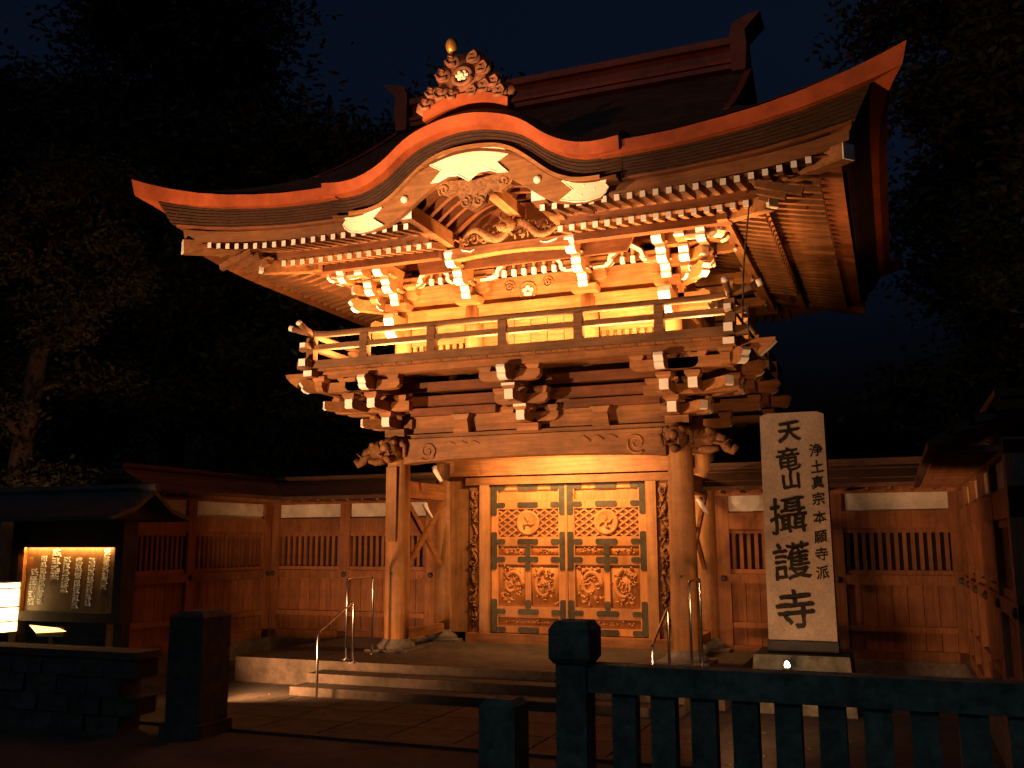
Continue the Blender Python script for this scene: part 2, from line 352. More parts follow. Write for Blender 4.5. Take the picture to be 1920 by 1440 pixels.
# balcony: edge beams with carved white noses, plank floor, railing
EB = .85
def nosed_beam(y, z0, z1, half, wd, M):
    n = .42
    for_end = lambda s: [(s*(half-n), z0), (s*(half-n*.62), z0+.0), (s*(half-n*.5), z0-.12), (s*(half-n*.36), z0-.07), (s*(half-n*.22), z0-.03), (s*(half-.04), z0+.02), (s*half, z0+.06), (s*half, z1)]
    poly = list(reversed(for_end(-1))); poly = for_end(1) + poly
    o = MB().prism(poly, y-wd/2, y+wd/2).build('edge_beam', M, gate)
    for s in (-1, 1):
        e = MB(); ps = for_end(s)[2:]
        e.loft([[(a+s*.004, y-wd/2+.002, b-.004), (a+s*.004, y+wd/2-.002, b-.004)] for a, b in ps], closed=False)
        e.build('painted_end', WHT, o)
nosed_beam(-EB-.08, 4.0, 4.1, 3.74, .16, WX)
for sx in (-1, 1):
    box('edge_beam', WY, gate, sx*(CX+r2)-.075, sx*(CX+r2)+.075, -1.25, 4.7, 4.0, 4.097)
    e = MB().box(sx*(CX+r2)-.073, sx*(CX+r2)+.073, -1.256, -1.25, 4.005, 4.09).build('painted_end', WHT, gate)
n = 26
plank = MB().box(-.118, .118, -1.13, 0, 4.1, 4.135).mesh('floor_plank', WY)
for i in range(n): put('floor_plank', plank, (-3.05+.244*i, -.0, 0), gate)
sp = MB().box(-.45, .45, -.11, .11, 4.1, 4.135).mesh('floor_plank', WX)
for sx in (-1, 1):
    for j in range(15): put('floor_plank', sp, (sx*2.75, .15+.228*j, 0), gate)
RY = -1.12; RX = 3.2
rail = MB().box(-3.42, 3.42, RY-.065, RY+.065, 4.137, 4.255).build('bottom_rail', WB, gate)
for s in (-1, 1): MB().box(s*3.42-.003, s*3.42+.003, RY-.06, RY+.06, 4.142, 4.25).build('painted_end', WHT, rail)
rail = MB().box(-3.4, 3.4, RY-.05, RY+.05, 4.425, 4.505).build('middle_rail', WB, gate)
for s in (-1, 1): MB().box(s*3.4-.003, s*3.4+.003, RY-.045, RY+.045, 4.43, 4.5).build('painted_end', WHT, rail)
def curved(half, up=.16, n=10):
    pts = []
    for i in range(n+1):
        t = i/n; pts.append((-half+t*.7, up*(1-t)**2))
    pts += [(half-a, b) for a, b in [(t*.7/n, up*(1-t/n)**2) for t in range(n, -1, -1)]]
    return pts
pts = [(x, RY, 4.665+dz) for x, dz in curved(3.55, .13)]
hr = MB().tube(pts, .048, 10).build('top_rail', WB, gate, True)
for s, i in ((-1, 0), (1, -1)):
    p = Vector(pts[i]); d = (p-Vector(pts[1 if i == 0 else -2])).normalized()
    MB().tube([p, p+d*.07], .0485, 10).build('painted_end', WHT, hr, True)
post_me = MB().box(-.065, .065, -.062, .062, 4.255, 4.62).mesh('rail_post', WB)
for x in (-2.26, -1.13, 0, 1.13, 2.26): put('rail_post', post_me, (x, RY, 0), gate)
for sx in (-1, 1):
    X = sx*RX
    for nm, a, z0, z1 in (('bottom_rail', .06, 4.139, 4.257), ('middle_rail', .048, 4.427, 4.507)):
        o = box(nm, WB, gate, X-a, X+a, -1.38, 4.9, z0+(.002), z1+.002)
        box('painted_end', WHT, o, X-a+.003, X+a-.003, -1.387, -1.38, z0+.005, z1-.003)
    pts = [(X, -1.48+i*.06, 4.668+.12*(1-i/10)**2) for i in range(11)]+[(X, 4.9, 4.668)]
    o = MB().tube(pts, .047, 10).build('top_rail', WB, gate, True)
    MB().tube([Vector(pts[0]), Vector(pts[0])+Vector((0, -.02, .008))], .047, 10).build('painted_end', WHT, o, True)
    for y in (RY, .1, 1.3, 2.5, 3.7): put('rail_post', post_me, (X, y, 0), gate)

# --- upper storey
UX = 2.2
ucol = MB().lathe((0, 0), [(.14, 4.1), (.14, 5.2)], 16).mesh('upper_column', WZ, smooth=True)
for x in (-UX, -.95, .95, UX): put('upper_column', ucol, (x, 0, 0), gate); put('upper_column', ucol, (x, 3.5, 0), gate)
for sx in (-1, 1): put('upper_column', ucol, (sx*UX, 1.75, 0), gate)
for i in range(6):
    x0 = -.81+.27*i; box('door_plank', WX, gate, x0+.005, x0+.265, .0, .05, 4.2, 4.93)
for sx in (-1, 1):
    box('wall_board', WX, gate, sx*1.5-.41, sx*1.5+.41, .07, .09, 4.12, 4.95)
    for a, b in ((4.137, 4.25), (4.6, 4.93)):
        box('wall_board', WX, gate, sx*1.58-.47, sx*1.58+.47, -.01, .05, a, b)
    slat = MB().box(-.03, .03, -.015, .045, 4.25, 4.6).mesh('window_slat', WX)
    for k in range(8): put('window_slat', slat, (sx*1.58-.41+.117*k, 0, 0), gate)
    box('side_wall', WR, gate, sx*UX-.05, sx*UX+.05, .1, 3.4, 4.13, 5.6)
box('wall_sill', WX, gate, -2.35, 2.35, -.12, -.01, 4.137, 4.2)
box('rear_wall', WR, gate, -UX, UX, 3.42, 3.5, 4.1, 6.1)
box('head_beam', WX, gate, -2.4, 2.4, -.08, .1, 4.95, 5.12)
box('head_board', WX, gate, -2.42, 2.42, -.1, .1, 5.123, 5.165)
for i in range(3):
    a, b = ((-2.1, -.95), (-.95, .95), (.95, 2.1))[i]
    box('frieze_panel', WX, gate, a+.004, b-.004, -.03, .05, 5.165, 5.58)
box('side_beam', WY, gate, UX-.11, UX+.11, .1, 3.6, 4.95, 5.12); box('side_beam', WY, gate, -UX-.11, -UX+.11, .1, 3.6, 4.95, 5.12)
# crest roundels in the centre frieze
for x, z, r in ((-.03, 5.33, .135), (-.33, 5.43, .075), (.3, 5.44, .075)):
    o = MB().tube([(x+r*cos(2*pi*i/24), -.035, z+r*sin(2*pi*i/24)) for i in range(25)], .014, 6, False).build('crest_ring', WC, gate, True)
    pm = MB()
    for k in range(5): pm.ell((x+r*.42*cos(pi/2+2*pi*k/5), -.035, z+r*.42*sin(pi/2+2*pi*k/5)), (r*.27, .02, r*.27), 8, 5)
    pm.build('crest_flower', GOLD if r > .1 else WC, o, True)
# noses and brackets of the upper storey
U1, U2, U3 = 5.28, 5.48, 5.68
u1, u2, u3 = .36, .64, .95
def ubracket(x):
    o = MB().box(x-.19, x+.19, -.3, .1, 5.168, 5.275).build('capital_block', WX, gate)
    arm((x, .1), (x, -u1), U1+.05, .14, .17, nose=True); block((x, -u1+.08), U1+.16, h=.05, white=True)
    arm((x, .1), (x, -u2), U2+.02, .14, .16, nose=True); block((x, -u2+.08), U2+.14, h=.05, white=True)
    arm((x, .1), (x, -u3), U3+.02, .14, .17, nose=True)
    xarm(x, -.12, 5.625, .42, under=True, blocks=())
    xarm(x, -.1, 5.43, .3, blocks=(-1, 1))
ubracket(-.95); ubracket(.95)
for sx in (-1, 1):
    X = sx*UX; ubracket(X)
    arm((X, .1), (X, -.5), 4.86, .17, .26, nose=True)
    arm((X, 0), (X+sx*.55, 0), 4.86, .16, .25, nose=True)
    for rr, z in ((u1, U1), (u2, U2), (u3, U3)):
        arm((X-sx*.1, .003), (X+sx*rr, .003), z+.004, .135, .158); block((X+sx*(rr-.08), 0), z+.085, h=.08)
        arm((X, 0), (X+sx*rr*.95, -rr*.95), z-.003, .135, .155, nose=(rr != u2))
    arm((X+sx*(u1-.04), .05), (X+sx*(u1-.04), -u2), U2+.003, .136, .158, nose=True); block((X+sx*(u1-.04), -u2+.1), U2+.13, h=.07, white=True)
    xarm(X+sx*.3, -.22, U1+.06, .26, under=True, vert=True, blocks=(-1,)); xarm(X+sx*.58, -.3, U2+.06, .28, under=True, vert=True, blocks=(-1,))
    xarm(X+sx*.5, -.36, U1+.1, .2, under=True, blocks=(-1, 1)); arm((X+sx*.2, -.1), (X+sx*.62, -.62), U1-.06, .12, .14, nose=True); arm((X+sx*.62, .0), (X+sx*.62, -.98), U3-.06, .12, .14, nose=True)
    arm((X+sx*(u1-.04), .05), (X+sx*(u1-.04), -u3), U3+.013, .136, .158)
    arm((X, -u1+.06), (X+sx*u2, -u1+.06), U2-.004, .136, .156); arm((X, -u2+.06), (X+sx*u3, -u2+.06), U3+.006, .136, .156, nose=True)
    xarm(X+sx*(u2-.04), -u3+.1, U3+.0, .3, under=True)
    for y in (1.75, 3.5):
        for rr, z in ((u1, U1), (u2, U2), (u3, U3)):
            arm((X-sx*.1, y), (X+sx*rr, y), z, .135, .158); block((X+sx*(rr-.08), y), z+.085, h=.08)
box('through_beam', WR, gate, -2.9, 2.9, -.06, .04, 5.62, 5.75); box('through_beam', WR, gate, -3.1, 3.1, -.04, .06, 5.87, 6.0)
# coved ribs and white-edged frog-leg struts between the sets
rib = MB().tube([(0, -.08, 5.6), (0, -.1, 5.72), (0, -.17, 5.86), (0, -.26, 5.95)], .028, 6).mesh('cove_rib', WX)
tip = MB().box(-.03, .03, -.125, -.06, 5.575, 5.67).mesh('painted_end', WHT); tip2 = MB().beam((0, -.16, 5.815), (0, -.225, 5.895), .062, .06).mesh('painted_end', WHT)
def ribs(xs, hi=True):
    for x in xs:
        o = put('cove_rib', rib, (x, 0, 0), gate); ORG[o.name] = Vector((x, 0, 0))
        a = bpy.data.objects.new('painted_end', tip); C.objects.link(a); a.parent = o
        if hi: a = bpy.data.objects.new('painted_end', tip2); C.objects.link(a); a.parent = o
ribs([-.4+.165*i for i in range(6)]); ribs([-1.66, -1.5], False); ribs([1.5, 1.66], False)
def frog(name, pts):
    o = MB(); e = MB()
    for (a, b), (c, d) in zip(pts[:-1], pts[1:]):
        o.beam((a, -.13, b), (c, -.13, d), .085, .075, up=(0, 1, 0)); e.beam((a, -.176, b-.015), (c, -.176, d-.015), .05, .058, up=(0, 1, 0))
    e.build('painted_edge', WHT, o.build(name, WX, gate))
for sx in (-1, 1):
    frog('frog_leg_strut', [(.04+sx*.80, 5.56), (.04+sx*.62, 5.565), (.04+sx*.53, 5.59), (.04+sx*.52, 5.68), (.04+sx*.36, 5.845)])
    frog('frog_leg_strut', [(sx*1.08, 5.56), (sx*1.26, 5.57), (sx*1.32, 5.6), (sx*1.33, 5.7), (sx*1.58, 5.88)])
    frog('frog_leg_strut', [(sx*1.58, 5.88), (sx*1.8, 5.73), (sx*1.84, 5.62)])
# purlins
box('purlin', WR, gate, -3.25, -1.06, -1.07, -.93, 5.69, 5.815); box('purlin', WR, gate, 1.06, 3.25, -1.07, -.93, 5.69, 5.815)
box('purlin', WR, gate, -3.25, 3.25, 4.43, 4.57, 5.66, 5.81)
for sx in (-1, 1): box('purlin', WY, gate, sx*3.15-.07, sx*3.15+.07, -1.2, 4.7, 5.692, 5.817)

# --- eaves: rafters in two tiers, boards, hip rafters
def tri(v): return max(0., v)
def lift(t, L, hi): return hi*tri((abs(t)-L)/1.8)**2
def rz_base(d): return 6.10-.235*d     # rafter centre height at distance d out from the wall plane
brm = MB().beam((0, 0, 0), (0, -1.5, -.235*1.5), .075, .095).mesh('base_rafter', WEY)
brt = MB().box(-.036, .036, -1.508, -1.5, -.235*1.5-.045, -.235*1.5+.045).mesh('painted_end', WHT)
frm = MB().beam((0, 0, 0), (0, -.98, -.2*.98), .07, .085).mesh('flying_rafter', WEY)
frt = MB().box(-.034, .034, -.988, -.98, -.2*.98-.04, -.2*.98+.04).mesh('painted_end', WHT)
def rafter(nm, me, mt, loc, rz, tipped=True):
    o = put(nm, me, loc, gate, (0, 0, rz))
    if tipped:
        e = bpy.data.objects.new('painted_end', mt); C.objects.link(e); e.parent = o
SP = .167
def in_kara(x): return abs(x) < 1.0
for i in range(-26, 27):
    x = i*SP
    if not in_kara(x):
        if abs(x) < 3.65: rafter('base_rafter', brm, brt, (x, 0 if abs(x) < 2.2 else -(abs(x)-2.2), 6.10-(0 if abs(x) < 2.2 else .235*(abs(x)-2.2))), 0) if abs(x) < 2.2 else None
        rafter('flying_rafter', frm, frt, (x, -1.24, 6.0+lift(x, 2.9, .21)), 0)
def fit_rafter(nm, x, y0, y1, z0, z1, wd, h, tip=True, M=None):
    o = MB().beam((x, y0, z0), (x, y1, z1), wd, h).build(nm, M or WEY, gate)
    if tip: box('painted_end', WHT, o, x-wd/2+.002, x+wd/2-.002, y1-.008, y1, z1-h/2+.004, z1+h/2-.004)
for i in range(14, 22):
    for sx in (-1, 1):
        x = i*SP; d0 = x-2.2
        fit_rafter('base_rafter', sx*x, -d0, -1.5, rz_base(d0), rz_base(1.5)+lift(x, 2.9, .1), .075, .095)
SQ = .21
for j in range(-10, 26):
    y = .05+j*SQ
    for sx in (-1, 1):
        rr = pi/2 if sx > 0 else -pi/2
        if 0 <= y <= 3.5: rafter('base_rafter', brm, brt, (sx*2.2, y, 6.10), rr, False)
        if y < 0:
            dd = -y; MB().beam((sx*(2.2+dd), y, rz_base(dd)), (sx*3.7, y, rz_base(1.5)+lift(dd+2.2, 2.9, .1)), .075, .095).build('base_rafter', WEY, gate)
        if -2.0 < y < 5.4: rafter('flying_rafter', frm, frt, (sx*3.46, y, 6.0+lift(abs(y-1.75)+.45, 2.9, .21)), rr, False)
for i in range(-20, 21):
    x = i*SP
    if abs(x) < 2.2 : rafter('base_rafter', brm, brt, (x, 3.5, 6.10), pi, False)
    rafter('flying_rafter', frm, frt, (x, 4.74, 6.0+lift(x, 2.9, .21)), pi, False)
# soffit boards over the rafters
sb = MB(); NX = 24
def soff(x, y):
    dx = max(abs(x)-2.2, 0); dy = max(-y, y-3.5, 0); d = max(dx, dy)
    z = rz_base(d)+.055 if d < 1.5 else 6.0-.2*(d-1.24)+.05
    c = min(dx, dy); return z+.13*tri((c-.5)/1.7)**2
xs = [-4.7+9.4*i/48 for i in range(49)]; ys = [-2.22+7.94*j/40 for j in range(41)]
for i in range(48):
    for j in range(40):
        xm = (xs[i]+xs[i+1])/2; ym = (ys[j]+ys[j+1])/2
        if abs(xm) < 1.0 and ym < 0: continue
        if abs(xm) < 2 and 0 < ym < 3.5: continue
        q = [(xs[i], ys[j]), (xs[i+1], ys[j]), (xs[i+1], ys[j+1]), (xs[i], ys[j+1])]
        sb.add([(a, b, soff(a, b)) for a, b in q], [(0, 1, 2, 3)])
sb.build('soffit_board', WR, gate)
# kioi boards (between the tiers)
for x0, x1 in ((-3.7, -1.02), (1.02, 3.7)):
    k = MB(); N = 12
    k.loft([[(x, -1.48, 5.79+lift(x, 2.9, .1)), (x, -1.36, 5.79+lift(x, 2.9, .1)), (x, -1.36, 5.915+lift(x, 2.9, .1)), (x, -1.48, 5.915+lift(x, 2.9, .1))] for x in [x0+(x1-x0)*i/N for i in range(N+1)]])
    k.build('eave_board', WE, gate)
for sx in (-1, 1):
    box('eave_board', WY, gate, sx*3.68-.05, sx*3.68+.05, -1.45, 4.95, 5.79, 5.915)
    # hip rafters
    h = MB().beam((sx*2.2, 0, 6.0), (sx*3.82, -1.58, 5.7), .15, .19).build('hip_rafter', WX, gate)
    MB().beam((sx*3.82, -1.58, 5.698), (sx*3.86, -1.62, 5.705), .146, .16).build('painted_end', WHT, h)
    h = MB().beam((sx*2.9, -.7, 6.08), (sx*4.78, -2.28, 5.94), .17, .2).build('hip_rafter', WX, gate)
    MB().beam((sx*4.78, -2.28, 5.94), (sx*4.8, -2.3, 5.94), .165, .19).build('painted_end', PLS, h)
    MB().beam((sx*2.2, 3.5, 6.05), (sx*4.7, 5.7, 5.9), .17, .22).build('hip_rafter', WX, gate)

# --- layered roof edge
def edge_front(x, cx, y0, fl, z0, hi): return (x, -(y0+fl*(abs(x)/cx)**8)+.008*noise.noise(Vector((x*2.3, 0, z0))), z0+hi*tri((abs(x)-2)/(cx-2))**2.2+.008*noise.noise(Vector((x*2.7, 3, 0))))
def edge_side(sx, y, cx, y0, fl, z0, hi, flx):
    t = min(abs(y-1.75)/(1.75+y0+fl), 1); return (sx*(cx-flx*(1-t**8)), y, z0+hi*tri((t-.3)/.7)**2.2)
# layer: (corner x, front y, flare y, side flare x, z, corner lift)
L_capT = (5.48, 2.65, .06, .25, 6.375, .60); L_capB = (5.42, 2.63, .05, .3, 6.215, .50); L_capI = (5.1, 2.5, .02, .1, 6.215, .42)
L_bodT = (5.08, 2.52, .03, .05, 6.215, .40); L_bodB = (4.9, 2.42, .03, .1, 6.01, .27)
L_strT = (4.86, 2.36, .03, .1, 6.015, .27); L_strB = (4.85, 2.35, .03, .1, 5.985, .25); L_kayT = (4.82, 2.24, .03, .1, 5.99, .24); L_kayB = (4.8, 2.21, .03, .1, 5.845, .21); L_in = (4.7, 2.05, .0, .1, 5.85, .2)
def layer(name, Ls, M, smooth=False):
    for sx in (-1, 1):
        N = 26
        rows = []
        for L in Ls:
            cx, y0, fl, flx, z0, hi = L
            front = [edge_front(sx*(1.9+(cx-1.9)*i/N), cx, y0, fl, z0, hi) for i in range(N+1)]
            ya, yb = -(y0+fl), 3.5+y0+fl
            side = [edge_side(sx, ya+(yb-ya)*i/40, cx, y0, fl, z0, hi, flx) for i in range(1, 41)]
            back = [(sx*cx*(1-i/10), yb-fl*(1-(1-i/10)**8), z0+hi*tri((cx*(1-i/10)-2)/(cx-2))**2.2) for i in range(1, 11)]
            rows.append(front+side+back)
        rings = list(zip(*rows)); mb = MB(); mb.loft(rings, closed=False); mb.build(name, M, gate)
layer('copper_eave_band', [L_capI, L_capB, L_capT, (5.2, 2.45, 0, .05, 6.44, .5)], CAP)
def strata(A, B_, n):
    out = []
    for i in range(n):
        for t, d in ((i/n, 0), ((i+.72)/n, 0), ((i+.74)/n, .022), ((i+.98)/n, .022)):
            P = [a+(b-a)*t for a, b in zip(A, B_)]; out.append((P[0]-d, P[1]-d, P[2], P[3], P[4], P[5]))
    return out
layer('bark_eave_layer', [L_capI]+strata(L_bodT, L_bodB, 6)+[L_bodB, (4.7, 2.3, 0, .1, 6.01, .27)], BARK)
layer('eave_strip', [L_strT, L_strB, (4.6, 2.2, 0, .1, 5.985, .25)], WR)
layer('eave_fascia', [(4.7, 2.1, 0, .1, 5.99, .24), L_kayT, L_kayB, L_in], WE)

# --- curved front gable (karahafu)
KP = [(0, 7.035), (.2, 7.025), (.4, 6.985), (.6, 6.93), (.75, 6.87), (.9, 6.78), (1.0, 6.70), (1.1, 6.61), (1.25, 6.515), (1.4, 6.44), (1.55, 6.39), (1.7, 6.365), (1.85, 6.36), (2.0, 6.372), (2.12, 6.39)]
def smooth_pl(pl, x):
    x = abs(x)
    for (a, b), (c, d) in zip(pl[:-1], pl[1:]):
        if x <= c:
            return b+(d-b)*(x-a)/(c-a)
    return pl[-1][1]
def kt(x): return sum(smooth_pl(KP, x+d) for d in (-.08, -.04, 0, .04, .08))/5
KW = 2.12; KN = 64; KX = [-KW+2*KW*i/KN for i in range(KN+1)]
KO = .05
def klayer(name, secs, M):
    """secs: list of (y, dz, width scale)"""
    rings = [[(x*s+KO*1, y, kt(x)+dz) for y, dz, s in secs] for x in KX]
    mb = MB(); mb.loft(rings, closed=True); return mb.build(name, M, gate)
klayer('copper_eave_band', [(-2.4, -.14, 1), (-2.69, -.135, 1), (-2.715, .025, 1), (-2.4, .04, 1)], CAP)
ks = []
for i in range(6):
    for t, d in ((i/6, 0), ((i+.72)/6, 0), ((i+.74)/6, .022), ((i+.98)/6, .022)): ks.append((-2.535+.095*t+d, -.14-.25*t, .995-.01*t))
klayer('bark_eave_layer', [(-2.2, -.395, .985), (-2.44, -.39, .985)]+ks[::-1]+[(-2.2, -.14, .995)], BARK)
klayer('eave_strip', [(-2.3, -.44, .96), (-2.54, -.435, .96), (-2.54, -.4, .96), (-2.3, -.4, .96)], WR)
rings = [[(x+KO, -2.7, kt(x)+.02), (x+KO, -2.62, kt(x)+.1), (x+KO, -2.45, kt(x)+.2), (x+KO, -2.2, kt(x)+.26), (x+KO, -1.2, kt(x)+.34), (x+KO, 0, kt(x)+.4)] for x in KX]
mb = MB(); mb.loft(rings, closed=False); mb.build('curved_gable_roof', ROOF, gate, True)
# bargeboard following the curve
BT = [(0, 6.64), (.2, 6.63), (.4, 6.605), (.6, 6.53), (.75, 6.43), (.9, 6.31), (1.05, 6.18), (1.2, 6.07), (1.35, 6.0), (1.5, 5.96), (1.7, 5.95), (1.9, 5.955)]
BB = [(0, 6.33), (.2, 6.32), (.45, 6.24), (.6, 6.15), (.75, 6.05), (.9, 5.94), (1.05, 5.83), (1.2, 5.75), (1.4, 5.71), (1.6, 5.70), (1.75, 5.72), (1.9, 5.76)]
def bt(x): return sum(smooth_pl(BT, x+d) for d in (-.06, 0, .06))/3
def bb(x): return sum(smooth_pl(BB, x+d) for d in (-.06, 0, .06))/3
BX = [-1.8+3.6*i/60 for i in range(61)]; BO = .08
mb = MB(); mb.loft([[(x+BO, -2.42, bb(x)), (x+BO, -2.5, bb(x)), (x+BO, -2.5, bt(x)), (x+BO, -2.42, bt(x))] for x in BX]); barge = mb.build('bargeboard', WX, gate)
mb = MB(); mb.loft([[(x+BO, -2.3, bt(x)-.02), (x+BO, -2.56, bt(x)-.0), (x+BO, -2.56, bt(x)+.05), (x+BO, -2.3, bt(x)+.05)] for x in BX]); mb.build('barge_moulding', WX, gate)
# gilt plates and studs on the bargeboard
gp = [(-.57, 6.50), (-.4, 6.40), (-.55, 6.245), (-.42, 6.255), (-.3, 6.31), (-.15, 6.30), (.0, 6.2), (.15, 6.30), (.3, 6.31), (.42, 6.255), (.55, 6.245), (.4, 6.40), (.57, 6.50)]
gp = [(x+BO, z) for x, z in gp]+[(x+BO, min(bt(x)-.004, 6.62)) for x in (.5, .4, .25, .1, 0, -.1, -.25, -.4, -.5)]
def gilt(poly, studs):
    mb = MB().prism(poly, -2.522, -2.502); mb.tube([(x, -2.523, z) for x, z in poly+poly[:1]], .011, 5, False)
    for x, z in studs: mb.ell((x, -2.521, z), (.02, .008, .02), 8, 5)
    return mb.build('gilt_plate', GOLD, barge)
gilt(gp, [(BO+a, b) for a, b in ((-.47, 6.5), (.47, 6.5), (0, 6.57), (-.25, 6.54), (.25, 6.54), (-.44, 6.29), (.44, 6.29), (0, 6.27), (-.2, 6.37), (.2, 6.37), (0, 6.42))])
for s in (-1, 1):
    e = [(1.30, bt(1.3)-.015), (1.44, 5.87), (1.27, bb(1.27)+.02), (1.45, bb(1.45)+.0), (1.62, bb(1.6)-.01), (1.8, bb(1.78)-.0), (1.87, 5.78), (1.9, 5.84), (1.86, 5.89), (1.88, 5.93), (1.7, bt(1.7)-.005), (1.5, bt(1.5)-.005)]
    gilt([(s*x+BO, z) for x, z in e], [(s*a+BO, b) for a, b in ((1.55, 5.78), (1.58, 5.91), (1.72, 5.84), (1.38, 5.76), (1.4, 5.95))])
    x = s*.96+BO; MB().lathe((0, 0), [(.05, 0), (.05, .02), (.035, .045), (.005, .055)], 14)
    sm = MB(); sm.loft([[(x+r*cos(2*pi*j/14), -2.5-h, 6.08+r*sin(2*pi*j/14)) for j in range(14)] for r, h in ((.055, 0), (.052, .02), (.035, .04), (.008, .05))]); sm.build('gilt_stud', GOLD, barge, True)
# hanging cloud carving under the plate
gx = .12
gg = MB()
gg.prism([(gx-.56, 6.22), (gx-.5, 6.12), (gx-.36, 6.06), (gx-.24, 6.08), (gx-.2, 6.0), (gx-.16, 5.9), (gx-.07, 5.84), (gx, 5.8), (gx+.08, 5.84), (gx+.17, 5.9), (gx+.2, 6.0), (gx+.26, 6.06), (gx+.4, 6.02), (gx+.54, 6.1), (gx+.6, 6.2), (gx+.4, 6.27), (gx, 6.22), (gx-.4, 6.27)], -2.47, -2.38)
for s in (-1, 1):
    gg.tube(spiral((gx+s*.1, 5.93), .085, .015, 1.4, 2, 24, s, -2.475), .02, 6); gg.tube(spiral((gx+s*.42, 6.14), .08, .015, 1.3, -1, 24, s, -2.475), .018, 6)
gg.build('hanging_cloud_carving', WC, gate)
# vault behind the bargeboard: soffit, curved ribs
VX = [-1.75+3.5*i/50 for i in range(51)]
mb = MB(); mb.loft([[(x+BO, -2.42, bt(x)-.03), (x+BO, -.5, bt(x)-.03)] for x in VX], closed=False); mb.build('vault_soffit', WR, gate, True)
for y in (-2.2, -1.95, -1.7, -1.45, -1.2, -.95):
    mb = MB(); mb.loft([[(x+BO, y-.04, bt(x)-.16), (x+BO, y+.04, bt(x)-.16), (x+BO, y+.04, bt(x)-.04), (x+BO, y-.04, bt(x)-.04)] for x in VX[4:-4]]); mb.build('curved_rafter', WR, gate)
mb = MB(); mb.prism([(x+BO, bt(x)-.1) for x in VX]+[(1.7, 5.6), (-1.6, 5.6)], -.62, -.56); mb.build('tympanum_board', WR, gate)
for s in (-1, 1):
    X = s*.97+.02
    o = box('gable_beam', WY, gate, X-.1, X+.1, -2.34, -.4, 5.86, 6.07)
    MB().box(X-.096, X+.096, -2.347, -2.34, 5.865, 6.065).build('painted_end', WHT, o)
box('gable_beam', WY, gate, .06, .22, -2.36, -.75, 6.2, 6.38)
# carved beam and dragon in the tympanum
low = [(-.9+1.84*i/16, 5.66+.05*sin(pi*i/16)) for i in range(17)]
MB().prism(low+[(.94, 5.83), (-.9, 5.83)], -.97, -.8).build('tympanum_beam', WX, gate)
dg = MB(); rd = random.Random(3)
pts = []
for i in range(41):
    t = i/40; pts.append((.05-.75+1.5*t, -.98-.05*sin(9*t), 5.93+.10*sin(t*13)+.08*sin(pi*t)))
dg.tube(pts, lambda t: .03+.045*sin(pi*t), 8)
dg.ell((.03, -1.05, 6.06), (.14, .1, .11), 10, 8); dg.ell((-.02, -1.14, 6.01), (.08, .07, .06), 8, 6)
for s in (-1, 1):
    dg.tube([(.03+s*.06, -1.05, 6.13), (.03+s*.13, -1.02, 6.21), (.03+s*.1, -1.0, 6.29)], lambda t: .022*(1-.7*t), 6)
for k in range(70):
    a = rd.uniform(-.75, .85); z = 5.86+.3*rd.random()*(1-abs(a-.05)/.95); L = .06+.08*rd.random(); an = rd.uniform(-.6, 2.6)
    dg.tube([(a, -.96, z), (a+L*.6*cos(an), -1.02, z+L*.6*sin(an)), (a+L*cos(an+.6), -1.0, z+L*sin(an+.6))], lambda t: .022*(1-.75*t), 5)
for s in (-1, 1):
    for k in range(3):
        dg.tube(spiral((.05+s*(.42+.15*k), 5.9+.02*k), .08, .015, 1.2, k, 16, s, -.98), .016, 5)
dg.build('carved_dragon', WC, gate, True)
for s in (-1, 1):
    MB().tube([(s*.86+.02, -.9, 5.86), (s*.72+.02, -.98, 5.78), (s*.6+.02, -.99, 5.75), (s*.52, -.98, 5.78)], lambda t: .018*(1-.6*t), 6).build('white_tendril', WHT, gate, True)

